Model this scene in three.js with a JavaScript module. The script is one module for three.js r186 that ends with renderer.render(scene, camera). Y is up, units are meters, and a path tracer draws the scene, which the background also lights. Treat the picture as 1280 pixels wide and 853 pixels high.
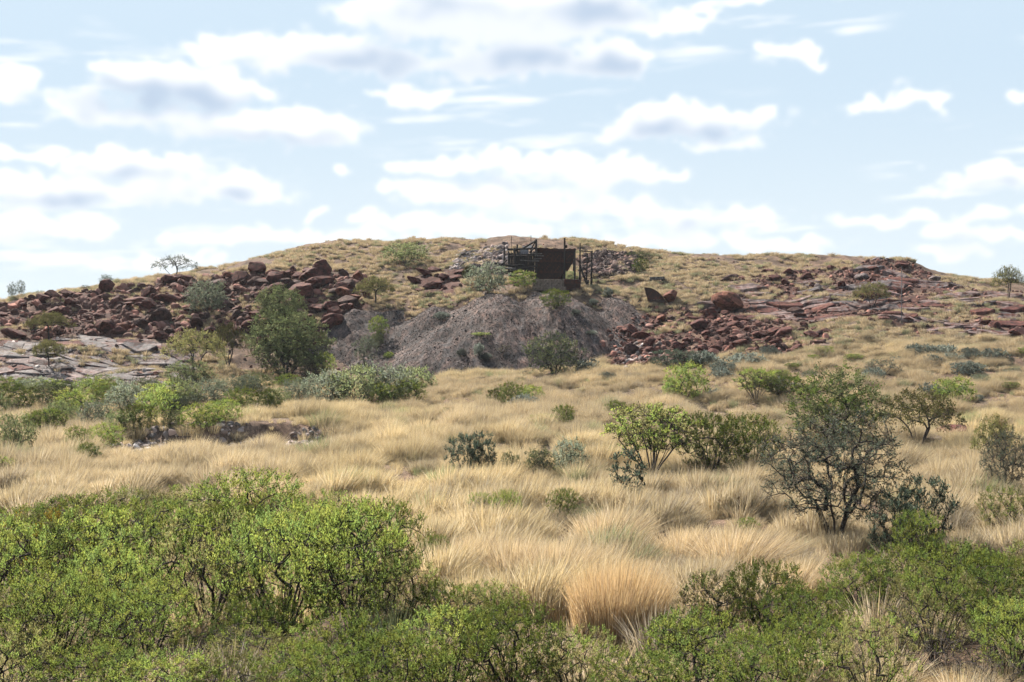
import * as THREE from 'three';
import { mergeGeometries } from 'three/addons/utils/BufferGeometryUtils.js';

// ───────────────────────── camera, sun, exposure ─────────────────────────
const scene = new THREE.Scene();
const EYE = 7, F = 1592, HORIZON = 395;              // eye height above the flat; focal length and horizon row on a 1280 x 853 frame
const camera = new THREE.PerspectiveCamera(30, 1280 / 853, 0.5, 12000);
const PITCH = -Math.atan((426.5 - HORIZON) / F);
camera.position.set(0, EYE, 0);
camera.rotation.set(PITCH, 0, 0);

const SUN_AZ = -38, SUN_EL = 46;                     // degrees; azimuth from straight ahead, left negative
const rad = (a) => a * Math.PI / 180;
const SUN = new THREE.Vector3(Math.sin(rad(SUN_AZ)) * Math.cos(rad(SUN_EL)), Math.sin(rad(SUN_EL)), -Math.cos(rad(SUN_AZ)) * Math.cos(rad(SUN_EL)));
const sun = new THREE.DirectionalLight(new THREE.Color(1, 0.94, 0.84), 5);
sun.position.copy(SUN).multiplyScalar(220).add(new THREE.Vector3(0, 0, -80));
sun.target.position.set(0, 0, -80);
sun.castShadow = true;
sun.shadow.mapSize.set(4096, 4096);
Object.assign(sun.shadow.camera, { left: -90, right: 90, top: 90, bottom: -90, near: 10, far: 500 });
scene.add(sun, sun.target);

const renderer = new THREE.WebGLRenderer({ antialias: true });
renderer.toneMapping = THREE.LinearToneMapping;
renderer.toneMappingExposure = 3.35;
renderer.shadowMap.enabled = true;
scene.fog = new THREE.FogExp2(new THREE.Color(0.84, 0.92, 1), 0.00012);   // the faint bright veil of the backlit air

// ───────────────────────── helpers: random, noise, textures ─────────────────────────
function rng(seed) { let s = seed | 0; return () => { s = (s + 0x6d2b79f5) | 0; let t = Math.imul(s ^ (s >>> 15), 1 | s); t = (t + Math.imul(t ^ (t >>> 7), 61 | t)) ^ t; return ((t ^ (t >>> 14)) >>> 0) / 4294967296; }; }
const lerp = (a, b, t) => a + (b - a) * t, clamp = (x, a, b) => Math.min(b, Math.max(a, x));
const sstep = (a, b, x) => { const t = clamp((x - a) / (b - a), 0, 1); return t * t * (3 - 2 * t); };
const hash2 = (x, y, s) => { let h = Math.imul(x, 374761393) + Math.imul(y, 668265263) + Math.imul(s, 1274126177); h = Math.imul(h ^ (h >>> 13), 1274126177); return ((h ^ (h >>> 16)) >>> 0) / 4294967296; };
function vnoise(x, y, s = 0, per = 0) {
  const ix = Math.floor(x), iy = Math.floor(y), fx = x - ix, fy = y - iy, u = fx * fx * (3 - 2 * fx), v = fy * fy * (3 - 2 * fy);
  const w = per ? (a) => ((a % per) + per) % per : (a) => a;
  const x0 = w(ix), x1 = w(ix + 1), y0 = w(iy), y1 = w(iy + 1);
  return lerp(lerp(hash2(x0, y0, s), hash2(x1, y0, s), u), lerp(hash2(x0, y1, s), hash2(x1, y1, s), u), v);
}
function fbm(x, y, oct = 4, s = 0, per = 0) { let a = 0.5, sum = 0, n = 0; for (let i = 0; i < oct; i++) { sum += a * vnoise(x, y, s + i * 17, per); n += a; x *= 2; y *= 2; per *= 2; a *= 0.5; } return sum / n; }

function texture(size, fn, srgb, repeat = 1) {
  const data = new Uint8Array(size * size * 4);
  for (let y = 0; y < size; y++) for (let x = 0; x < size; x++) {
    const c = fn(x / size, y / size), i = (y * size + x) * 4;
    data[i] = clamp(c[0], 0, 1) * 255; data[i + 1] = clamp(c[1], 0, 1) * 255; data[i + 2] = clamp(c[2], 0, 1) * 255; data[i + 3] = 255;
  }
  const t = new THREE.DataTexture(data, size, size);
  t.wrapS = t.wrapT = THREE.RepeatWrapping; t.magFilter = THREE.LinearFilter; t.repeat.set(repeat, repeat);
  if (srgb) t.colorSpace = THREE.SRGBColorSpace;
  t.needsUpdate = true;
  return t;
}
const grey = (v) => [v, v, v];

// ───────────────────────── sky ─────────────────────────
// A bright hazy blue with broken cumulus all round; those in the photograph stand in the directions where it shows them.
{
  const W = 4096, H = 2048, half = H / 2, alpha = new Float32Array(W * half), core = new Float32Array(W * half), perRad = W / (2 * Math.PI);
  const dirOf = (px, py) => { const v = new THREE.Vector3((px - 640) / F, (426.5 - py) / F, -1).applyEuler(camera.rotation).normalize(); return [Math.atan2(v.x, -v.z), Math.asin(v.y)]; };
  // puffs: [az, el, half width, half height] in radians
  const cloud = (bodies, cores, seed, soft = 0.86, strength = 1, oct = 6) => {
    const P = rng(seed * 7 + 3), puffs = bodies.slice();
    for (const [a, e, w, h] of bodies) { const n = Math.min(9, Math.round(2 + 2.2 * w / h)); for (let k = 0; k < n; k++) { const t = (P() * 2 - 1) * 0.95, r = h * (0.32 + P() * 0.34); puffs.push([a + t * w, e + Math.sqrt(1 - t * t) * h * (0.35 + P() * 0.5), r * 1.35, r]); } }
    let a0 = 9, a1 = -9, e0 = 9, e1 = -9;
    for (const [a, e, w, h] of puffs) { a0 = Math.min(a0, a - w * 1.7); a1 = Math.max(a1, a + w * 1.7); e0 = Math.min(e0, e - h * 1.9); e1 = Math.max(e1, e + h * 1.9); }
    const y0 = Math.max(0, Math.floor(e0 * perRad)), y1 = Math.min(half - 1, Math.ceil(e1 * perRad)), x0 = Math.floor(a0 * perRad), x1 = Math.ceil(a1 * perRad);
    for (let y = y0; y <= y1; y++) for (let x = x0; x <= x1; x++) {
      const a = (x + 0.5) / perRad, e = (y + 0.5) / perRad;
      const wa = a + (fbm(a * 55, e * 90, oct - 2, seed + 5) - 0.5) * 0.03, we = e + (fbm(a * 55 + 31, e * 90, oct - 2, seed + 9) - 0.5) * 0.02;
      let d = 0, above = 0;
      for (const [ca, ce, w, h] of puffs) {
        const dx = (wa - ca) / w, dy = (we - ce) / (we > ce ? h : h * 0.62), q = dx * dx + dy * dy, uy = (we + 0.011 - ce) / h, q2 = dx * dx + uy * uy;
        if (q < 2.9) { const k = Math.exp(-q * 1.5); d = d + k - d * k * 0.5; }
        if (q2 < 2.9) { const k = Math.exp(-q2 * 1.5); above = above + k - above * k * 0.5; }
      }
      if (d < 0.02) continue;
      const n = fbm(a * 120, e * 160, oct, seed) - 0.5, n2 = fbm(a * 40, e * 80, 3, seed + 50) - 0.5;
      const v = d + n * 0.95 + n2 * 0.3, al = Math.pow(sstep(0.08, 0.08 + soft, v), 1.35) * strength;
      const xi = ((x + W / 4) % W + W) % W, i = y * W + xi;
      alpha[i] = 1 - (1 - alpha[i]) * (1 - al);
      let c = 0;
      for (const [ca, ce, w, h] of cores) { const dx = (wa - ca) / w, dy = (we - ce) / h, q = dx * dx + dy * dy; if (q < 3) c = Math.max(c, 1.1 * Math.exp(-q * 0.9)); }
      core[i] = Math.max(core[i], clamp(c * sstep(0.3, 0.85, v) * (0.8 + n * 0.3) + 0.4 * sstep(0.7, 1.35, above + n * 0.5), 0, 1));
    }
  };
  const px = (list) => list.map(([x, y, w, h]) => [...dirOf(x, y), w / F, h / F]);
  cloud(px([[560, 38, 120, 40], [660, 25, 110, 38], [750, 28, 100, 34], [830, 36, 55, 14], [480, 18, 70, 26], [270, 66, 48, 20], [340, 72, 60, 26], [430, 78, 80, 26], [540, 88, 100, 22], [660, 82, 110, 26], [760, 84, 62, 24]]),
    px([[480, 74, 78, 20], [760, 80, 46, 10], [775, 14, 66, 13], [570, 6, 74, 11], [660, 74, 60, 12]]), 1);
  cloud(px([[165, 100, 60, 26], [215, 116, 80, 28], [275, 118, 55, 26], [100, 136, 34, 18], [150, 150, 70, 16], [250, 158, 90, 20], [330, 166, 90, 26], [400, 170, 52, 26]]), px([[175, 122, 88, 21], [265, 128, 46, 13], [335, 172, 62, 6]]), 2);
  cloud(px([[180, 208, 110, 20], [120, 240, 110, 22], [250, 236, 110, 20], [60, 250, 60, 18], [320, 244, 40, 10]]), px([[105, 254, 80, 8], [165, 217, 55, 6], [288, 238, 42, 5]]), 3);
  cloud(px([[10, 114, 34, 22]]), [], 4); cloud(px([[36, 198, 36, 8], [0, 200, 30, 8]]), [], 5); cloud(px([[50, 290, 80, 20], [0, 280, 60, 26], [110, 300, 30, 10]]), [], 6);
  cloud(px([[490, 122, 34, 13], [530, 130, 34, 16]]), [], 7);
  cloud(px([[850, 150, 70, 20], [800, 168, 60, 14], [920, 158, 70, 18], [900, 182, 62, 10]]), px([[860, 164, 80, 12], [930, 166, 40, 8]]), 8);
  cloud(px([[975, 68, 34, 15], [1010, 76, 22, 9]]), [], 9); cloud(px([[1090, 136, 36, 8], [1128, 124, 30, 12]]), [], 10); cloud(px([[1180, 130, 11, 13]]), [], 11);
  cloud(px([[1230, 222, 52, 16], [1190, 234, 36, 8], [1270, 232, 40, 10]]), px([[1230, 234, 44, 6]]), 12);
  cloud(px([[600, 208, 100, 16], [530, 210, 50, 12], [720, 212, 90, 20], [560, 244, 90, 16], [660, 244, 130, 24], [790, 224, 60, 16]]), px([[600, 228, 90, 4]]), 13, 1.0, 0.95);
  cloud(px([[540, 278, 110, 14], [400, 300, 140, 16], [280, 306, 110, 12], [180, 328, 110, 11], [700, 262, 150, 22], [860, 282, 100, 18], [840, 306, 110, 14], [985, 306, 70, 12], [620, 292, 120, 14]]), px([[860, 280, 50, 5]]), 14, 1.0, 0.95);
  cloud(px([[1100, 276, 66, 10], [1195, 298, 52, 14], [1240, 274, 56, 12], [1185, 320, 40, 9], [1230, 300, 40, 10]]), px([[1190, 300, 26, 4]]), 15, 0.9, 0.97);
  cloud(px([[925, 2, 34, 8], [885, 16, 9, 8]]), [], 16); cloud(px([[1276, 117, 12, 7]]), [], 17); cloud(px([[428, 213, 9, 7]]), [], 18); cloud(px([[392, 272, 20, 5]]), [], 19);
  const R = rng(77);
  for (let i = 0; i < 130; i++) {                       // the rest of the sky, outside the frame, of the same kind
    const az = (R() * 2 - 1) * Math.PI, el = 0.015 + Math.pow(R(), 1.2) * 1.25, s = 0.55 + el * 1.1, w = (0.035 + R() * 0.08) * s, puffs = [], cores = [];
    if (Math.abs(az) < 0.52 && el < 0.33) continue;
    const n = 3 + Math.floor(R() * 4);
    for (let k = 0; k < n; k++) puffs.push([az + (R() - 0.5) * 2.4 * w / Math.cos(el), el + (R() - 0.5) * w * 0.5, w * (0.4 + R() * 0.5) / Math.cos(el), w * (0.16 + R() * 0.16)]);
    if (R() < 0.6) cores.push([az, el - w * 0.05, w * 0.9 / Math.cos(el), w * 0.2]);
    cloud(puffs, cores, 100 + i * 3, 0.86, 1, 4);
  }
  const soften = (b, r) => {                              // cloud edges are mist: average over a few texels
    const t = new Float32Array(Math.max(W, half));
    for (let y = 0; y < half; y++) { let q = 0; const o = y * W; for (let x = -r; x <= r; x++) q += b[o + (x + W) % W]; for (let x = 0; x < W; x++) { t[x] = q / (2 * r + 1); q += b[o + (x + r + 1) % W] - b[o + (x - r + W) % W]; } for (let x = 0; x < W; x++) b[o + x] = t[x]; }
    for (let x = 0; x < W; x++) { let q = 0; const at = (y) => b[clamp(y, 0, half - 1) * W + x]; for (let y = -r; y <= r; y++) q += at(y); for (let y = 0; y < half; y++) { t[y] = q / (2 * r + 1); q += at(y + r + 1) - at(y - r); } for (let y = 0; y < half; y++) b[y * W + x] = t[y]; }
  };
  soften(alpha, 1); soften(core, 2); soften(core, 2);
  const data = new Float32Array(W * H * 4), top = [0.10, 0.168, 0.276], mid = [0.196, 0.242, 0.284], low = [0.25, 0.28, 0.298], white = [0.36, 0.36, 0.358], shade = [0.172, 0.208, 0.256];
  for (let y = 0; y < H; y++) {
    const el = ((y + 0.5) / H - 0.5) * Math.PI, e = Math.max(0, el);
    for (let x = 0; x < W; x++) {
      const i = (y * W + x) * 4; data[i + 3] = 1;
      if (el <= 0) { data[i] = 0.30; data[i + 1] = 0.25; data[i + 2] = 0.18; continue; }
      const r = ((x + 0.5) / W - 0.5) * 2 * Math.PI, dx = Math.cos(r) * Math.cos(el), dy = Math.sin(el), dz = Math.sin(r) * Math.cos(el);
      const cs = clamp(dx * SUN.x + dy * SUN.y + dz * SUN.z, -1, 1), glow = Math.pow(Math.max(0, cs), 40) * 0.4 + Math.pow(Math.max(0, cs), 6) * 0.03;
      const j = (y - half) * W + x, az = r + Math.PI / 2;
      let wisp = 0;
      if (e < 0.6) { const t = fbm(az * 14 + e * 20, e * 120 - az * 9, 4, 300); wisp = sstep(0.52, 0.85, t) * 0.75 * sstep(0.4, 0.62, fbm(az * 6, e * 18, 2, 310)); }
      const a = 1 - (1 - alpha[j]) * (1 - wisp), k = core[j];
      for (let c = 0; c < 3; c++) {
        const t1 = sstep(0, 0.2, e), t2 = sstep(0.22, 1.2, e), clear = lerp(lerp(low[c], mid[c], t1), top[c], t2) + glow * [1, 0.97, 0.9][c];
        data[i + c] = lerp(clear, lerp(white[c], shade[c], k) * (1 + glow * 0.4), a);
      }
    }
  }
  const sky = new THREE.DataTexture(data, W, H, THREE.RGBAFormat, THREE.FloatType);
  sky.mapping = THREE.EquirectangularReflectionMapping; sky.magFilter = THREE.LinearFilter; sky.needsUpdate = true;
  scene.background = sky; scene.environment = sky;
}

// ───────────────────────── object bookkeeping ─────────────────────────
const taken = new Map();
function numbered(name) { const n = taken.get(name) ?? 0; taken.set(name, n + 1); return n ? name + '_' + String(n).padStart(3, '0') : name; }
function tag(o, label, category, group, kind) {
  if (label) o.userData.label = label; if (category) o.userData.category = category;
  if (group) o.userData.group = group; if (kind) o.userData.kind = kind;
  return o;
}
function top(o, name, label, category, group, kind) { o.name = numbered(name); scene.add(o); return tag(o, label, category, group, kind); }
function part(name, geometry, material, parent, label) { const m = new THREE.Mesh(geometry, material); m.name = name; parent.add(m); if (label) m.userData.label = label; return m; }

// ───────────────────────── the land ─────────────────────────
// Survey lines fanned out from the viewpoint: distance in metres, and the row at which that piece of ground is seen.
const X = (col, d) => (col - 640) * d / F, Y = (row, d) => EYE + (HORIZON - row) * d / F;
const flat = [[14, 960], [24, 853], [41, 668], [52, 602], [65, 550]];
const LINES = [
  [-420, [...flat, [80, 512], [92, 485], [104, 445], [116, 415], [126, 398], [136, 396]]],
  [-120, [...flat, [80, 512], [92, 488], [100, 462], [106, 438], [114, 408], [122, 386], [132, 384]]],
  [0, [...flat, [80, 512], [92, 490], [99, 460], [105, 430], [113, 402], [120, 380], [130, 377]]],
  [160, [...flat, [80, 513], [92, 492], [99, 460], [105, 427], [112, 402], [118, 378], [126, 357], [136, 356]]],
  [240, [...flat, [80, 511], [93, 490], [100, 461], [106, 431], [112, 402], [118, 374], [125, 350], [134, 341]]],
  [320, [...flat, [80, 508], [94, 487], [102, 462], [107, 434], [112, 402], [118, 368], [124, 342], [135, 329], [145, 326]]],
  [400, [...flat, [81, 505], [96, 486], [103, 464], [108, 430], [113, 396], [119, 362], [126, 338], [134, 318], [142, 306]]],
  [480, [...flat, [82, 503], [97, 484], [104, 466], [110, 425], [114, 388], [121, 352], [130, 326], [140, 303]]],
  [640, [...flat, [82, 498], [97, 474], [104, 452], [109, 405], [112, 368], [117, 354], [121, 344], [128, 324], [142, 298]]],
  [720, [...flat, [82, 494], [96, 468], [104, 442], [109, 404], [112.5, 370], [117.5, 353], [122, 342], [129, 322], [140, 302]]],
  [800, [...flat, [82, 490], [95, 460], [103, 430], [109, 402], [113, 378], [119, 352], [127, 336], [140, 316]]],
  [960, [...flat, [82, 484], [94, 448], [100, 426], [108, 400], [116, 372], [124, 346], [132, 331], [140, 321]]],
  [1120, [...flat, [82, 486], [94, 444], [100, 418], [108, 390], [116, 368], [124, 345], [132, 330], [139, 326]]],
  [1180, [...flat, [82, 487], [94, 443], [101, 416], [109, 388], [117, 370], [124, 356], [131, 347], [138, 345]]],
  [1280, [...flat, [82, 488], [94, 442], [102, 414], [110, 386], [118, 372], [127, 362], [137, 359]]],
  [1700, [...flat, [82, 490], [94, 446], [104, 416], [114, 395], [124, 380], [138, 376]]],
].map(([c, rows]) => {
  const pts = rows.map(([d, row]) => [d, EYE + (HORIZON - row) * d / F]), [dl, hl] = pts[pts.length - 1];
  pts.unshift([-4000, pts[0][1]]); pts.push([dl + 14, hl - 0.5], [dl + 40, hl * 0.75], [dl + 130, hl * 0.2], [dl + 400, -1], [9000, -4]);
  const n = pts.length, m = new Array(n).fill(0), s = [];
  for (let i = 0; i < n - 1; i++) s.push((pts[i + 1][1] - pts[i][1]) / (pts[i + 1][0] - pts[i][0]));
  for (let i = 1; i < n - 1; i++) m[i] = s[i - 1] * s[i] <= 0 ? 0 : 2 * s[i - 1] * s[i] / (s[i - 1] + s[i]);
  return { c, at(d) {
    let i = 0; while (i < n - 2 && d > pts[i + 1][0]) i++;
    const h = pts[i + 1][0] - pts[i][0], t = clamp((d - pts[i][0]) / h, 0, 1), t2 = t * t, t3 = t2 * t;
    return (2 * t3 - 3 * t2 + 1) * pts[i][1] + (t3 - 2 * t2 + t) * h * m[i] + (3 * t2 - 2 * t3) * pts[i + 1][1] + (t3 - t2) * h * m[i + 1];
  } };
});
function baseHeight(x, z) {
  const d = -z, u = clamp(640 + F * x / Math.max(d, 14), LINES[0].c, LINES[LINES.length - 1].c - 0.01);
  let i = 0; while (i < LINES.length - 2 && u > LINES[i + 1].c) i++;
  const t = (u - LINES[i].c) / (LINES[i + 1].c - LINES[i].c), n = LINES.length - 1;
  const a = LINES[Math.max(0, i - 1)].at(d), b = LINES[i].at(d), c = LINES[i + 1].at(d), e = LINES[Math.min(n, i + 2)].at(d);
  let h = b + 0.5 * t * (c - a + t * (2 * a - 5 * b + 4 * c - e + t * (3 * (b - c) + e - a)));
  const rough = sstep(84, 100, d) * (1 - sstep(170, 260, d));
  h += (fbm(x * 0.28, z * 0.28, 4, 3) - 0.5) * (0.45 + rough * 0.75) * sstep(10, 30, d) + (fbm(x * 1.1, z * 1.1, 3, 8) - 0.5) * (0.12 + rough * 0.22);
  const bx = (x - X(295, 66)) / 6.4;                    // a low cut bank in the grass
  if (Math.abs(bx) < 1) { const edge = 64.5 + Math.sin(x * 0.9) * 0.7 + bx * 1.2; h += (sstep(edge - 0.35, edge + 0.35, d) * (1 - sstep(edge + 1, edge + 9, d)) * 0.75 - sstep(edge - 4, edge - 0.6, d) * (1 - sstep(edge - 0.6, edge + 0.3, d)) * 0.35) * (1 - bx * bx); }
  return h;
}
// ridges of tipped spoil: [x0, d0, crest height there, x1, d1, crest height there]
const RIDGES = [
  [600, 117, 366, 625, 108.5, 368], [625, 117, 362, 700, 109, 366], [700, 117, 362, 770, 112, 374], [770, 112, 374, 800, 108, 412],
  [600, 110, 371, 556, 106.5, 408], [556, 106.5, 408, 520, 102.5, 452], [560, 116, 378, 545, 111, 384], [500, 114, 388, 440, 112, 389], [440, 112, 389, 405, 108, 428],
  [470, 110, 404, 455, 104.5, 450], [548, 103.5, 430, 600, 102, 440], [610, 107.5, 398, 660, 106, 402],
].map(([a, d0, r0, b, d1, r1]) => [X(a, d0), d0, Y(r0, d0), X(b, d1), d1, Y(r1, d1)]);
function heapHeight(x, z) {
  const d = -z, n = (fbm(x * 0.16, z * 0.16, 3, 41) - 0.5) * 2.4;
  let h = -99;
  for (const [x0, d0, y0, x1, d1, y1] of RIDGES) {
    const vx = x1 - x0, vd = d1 - d0, t = clamp(((x - x0) * vx + (d - d0) * vd) / (vx * vx + vd * vd), 0, 1), q = Math.hypot(x - x0 - vx * t, d - d0 - vd * t);
    const v = lerp(y0, y1, t) - 0.68 * (Math.sqrt(q * q + 0.5) - 0.7) - n * 0.25 * Math.min(1, q * 0.3), k = 0.7, a = Math.max(0, k - Math.abs(h - v)) / k;
    h = Math.max(h, v) + a * a * k * 0.25;
  }
  const gully = fbm(x * 0.9 + d * 0.15 + n * 0.4, d * 0.16, 3, 44) - 0.5;       // rills run down the face
  return h + gully * 0.26 + (fbm(x * 1.1, z * 1.1, 4, 43) - 0.5) * 0.3 - 0.05;
}
// height grid of the land, fine where the photograph looks
const axis = (a, b, step, far0, far1) => { const o = []; for (let v = a; v <= b + 1e-6; v += step) o.push(v); for (let s = step * 2, v = a - s; v > far0; s *= 1.35, v -= s) o.unshift(v); o.unshift(far0); for (let s = step * 2, v = b + s; v < far1; s *= 1.35, v += s) o.push(v); o.push(far1); return o; };
const STEP = 0.4, X0 = -72, X1 = 72, Z0 = -168, Z1 = -12;
const gx = axis(X0, X1, STEP, -6000, 6000), gz = axis(Z0, Z1, STEP, -9000, 3000);
const nx = gx.length, nz = gz.length, heights = new Float32Array(nx * nz);
for (let j = 0; j < nz; j++) for (let i = 0; i < nx; i++) heights[j * nx + i] = baseHeight(gx[i], gz[j]);
const ix0 = gx.findIndex((v) => v >= X0 - 1e-6), iz0 = gz.findIndex((v) => v >= Z0 - 1e-6);
function landHeight(x, z) {
  const fx = ix0 + (x - X0) / STEP, fz = iz0 + (z - Z0) / STEP, i = Math.floor(fx), j = Math.floor(fz);
  if (x < X0 || x >= X1 - STEP || z < Z0 || z >= Z1 - STEP) return baseHeight(x, z);
  const u = fx - i, v = fz - j, k = j * nx + i;
  return lerp(lerp(heights[k], heights[k + 1], u), lerp(heights[k + nx], heights[k + nx + 1], u), v);
}
const inHeapBox = (x, z) => x > -24 && x < 20 && z < -92 && z > -119;
const surface = (x, z) => inHeapBox(x, z) ? Math.max(landHeight(x, z), heapHeight(x, z)) : landHeight(x, z);
const normalAt = (x, z, e = 0.6) => new THREE.Vector3(surface(x - e, z) - surface(x + e, z), 2 * e, surface(x, z - e) - surface(x, z + e)).normalize();
// the piece of ground that lies in a line of sight
function sight(px, py) { return new THREE.Vector3((px - 640) / F, (426.5 - py) / F, -1).applyEuler(camera.rotation); }
function ground(px, py) {
  const v = sight(px, py);
  for (let d = 16; d < 165; d += 0.2) {
    const t = d / -v.z, x = v.x * t, y = EYE + v.y * t;
    if (surface(x, -d) >= y) return new THREE.Vector3(x, surface(x, -d), -d);
  }
  const d = 134, t = d / -v.z; return new THREE.Vector3(v.x * t, surface(v.x * t, -d), -d);
}
const standing = (px, d) => { const x = X(px, d); return new THREE.Vector3(x, surface(x, -d), -d); };
const area = (list) => list.map(([x, y]) => { const p = ground(x, y); return [p.x, p.z]; });
function inside(poly, x, z) { let c = false; for (let i = 0, j = poly.length - 1; i < poly.length; j = i++) { const [xi, zi] = poly[i], [xj, zj] = poly[j]; if ((zi > z) !== (zj > z) && x < (xj - xi) * (z - zi) / (zj - zi) + xi) c = !c; } return c; }
const bounds = (poly) => [Math.min(...poly.map((p) => p[0])), Math.max(...poly.map((p) => p[0])), Math.min(...poly.map((p) => p[1])), Math.max(...poly.map((p) => p[1]))];
const ZONE = {
  slabWest: area([[-70, 492], [-70, 432], [50, 430], [130, 424], [215, 436], [238, 455], [225, 484], [190, 492], [90, 494]]),
  ledge: area([[-60, 428], [-60, 390], [10, 382], [90, 368], [170, 360], [240, 350], [330, 342], [420, 345], [470, 352], [452, 384], [405, 420], [385, 442], [300, 432], [220, 430], [100, 420]]),
  pile: area([[325, 420], [318, 352], [370, 342], [430, 343], [470, 354], [448, 384], [410, 412], [392, 440], [340, 434]]),
  eastFoot: area([[960, 404], [1000, 384], [1100, 396], [1180, 404], [1290, 416], [1290, 428], [1180, 418], [1060, 412]]),
  knoll: area([[515, 362], [520, 344], [560, 336], [585, 345], [572, 362], [545, 368]]),
  band: area([[765, 462], [745, 420], [790, 396], [840, 384], [905, 392], [960, 402], [1040, 412], [1030, 436], [930, 446], [850, 462]]),
  slabEast: area([[890, 402], [890, 378], [940, 362], [1010, 350], [1090, 338], [1160, 346], [1230, 364], [1340, 372], [1340, 424], [1230, 424], [1130, 412], [1060, 398], [980, 402]]),
  crestRocks: area([[905, 352], [960, 342], [1070, 336], [1100, 326], [1150, 334], [1170, 352], [1080, 362], [980, 362]]),
  bank: [[X(160, 66), -65.4], [X(165, 66), -59.4], [X(300, 66), -59], [X(430, 66), -60.6], [X(430, 66), -66], [X(300, 66), -65.2]],
  thicket: area([[-160, 930], [-120, 668], [120, 650], [300, 645], [440, 668], [525, 700], [560, 760], [640, 790], [830, 815], [880, 745], [1000, 735], [1090, 700], [1400, 720], [1440, 930]]),
  upperField: area([[430, 520], [520, 478], [700, 478], [840, 462], [1000, 440], [1380, 440], [1380, 530], [1150, 525], [900, 515], [700, 518]]),
  bare: area([[1010, 432], [1060, 405], [1130, 412], [1100, 432], [1040, 446]]),
};
const WASTE = [area([[562, 338], [575, 316], [632, 306], [640, 330], [628, 345]]), area([[726, 349], [728, 320], [760, 316], [802, 326], [792, 346]])];
const rocky = (x, z) => { const j = (fbm(x * 0.5, z * 0.5, 3, 61) - 0.5) * 3; return inside(ZONE.slabWest, x + j, z + j) || inside(ZONE.ledge, x + j, z + j) || inside(ZONE.band, x + j, z + j) || inside(ZONE.slabEast, x + j, z + j) || inside(ZONE.knoll, x + j, z + j) || inside(ZONE.crestRocks, x + j, z + j) || inside(WASTE[0], x, z) || inside(WASTE[1], x, z); };

// materials of the land
const mottle = texture(512, (u, v) => { const a = fbm(u * 8, v * 8, 5, 11, 8), b = fbm(u * 64, v * 64, 3, 12, 64), c = vnoise(u * 256, v * 256, 13, 256); return grey(0.62 + (a - 0.5) * 0.5 + (b - 0.5) * 0.45 + (c - 0.5) * 0.3); }, true);
const grit = texture(512, (u, v) => grey(fbm(u * 16, v * 16, 5, 21, 16) * 0.6 + vnoise(u * 256, v * 256, 22, 256) * 0.4), false);
const gravelTex = texture(512, (u, v) => {
  const a = fbm(u * 6, v * 6, 4, 31, 6), b = vnoise(u * 128, v * 128, 32, 128), c = vnoise(u * 300, v * 300, 33, 300), e = fbm(u * 36, v * 36, 2, 35, 36), s = 0.6 + (a - 0.5) * 0.4 + (e - 0.5) * 0.55 + (b - 0.5) * 0.4 + (c - 0.5) * 0.25;
  const red = (fbm(u * 20, v * 20, 3, 34, 20) - 0.5) * 0.22; return [s * (1 + red), s, s * (1 - red * 0.5)];
}, true);
const rockTex = texture(512, (u, v) => {
  const a = fbm(u * 5, v * 5, 5, 51, 5), b = fbm(u * 30, v * 30, 4, 52, 30), c = vnoise(u * 200, v * 200, 53, 200), dark = sstep(0.55, 0.72, fbm(u * 9, v * 14, 4, 54, 9 * 14)), s = 0.66 + (a - 0.5) * 0.5 + (b - 0.5) * 0.5 + (c - 0.5) * 0.2 - dark * 0.25;
  return [s, s * (0.97 + (a - 0.5) * 0.2), s * (0.95 + (b - 0.5) * 0.3)];
}, true);
const slabTex = texture(512, (u, v) => {
  const a = fbm(u * 5, v * 9, 5, 71, 45), b = fbm(u * 24, v * 40, 4, 72, 120), c = vnoise(u * 200, v * 200, 73, 200), red = sstep(0.52, 0.66, fbm(u * 7, v * 12, 5, 74, 84)), lichen = sstep(0.62, 0.75, fbm(u * 18, v * 18, 4, 75, 18));
  const s = 0.66 + (a - 0.5) * 0.5 + (b - 0.5) * 0.5 + (c - 0.5) * 0.2 + lichen * 0.16;
  return [s * lerp(1, 0.80, red), s * lerp(0.98, 0.56, red), s * lerp(0.98, 0.48, red)];
}, true);
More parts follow.
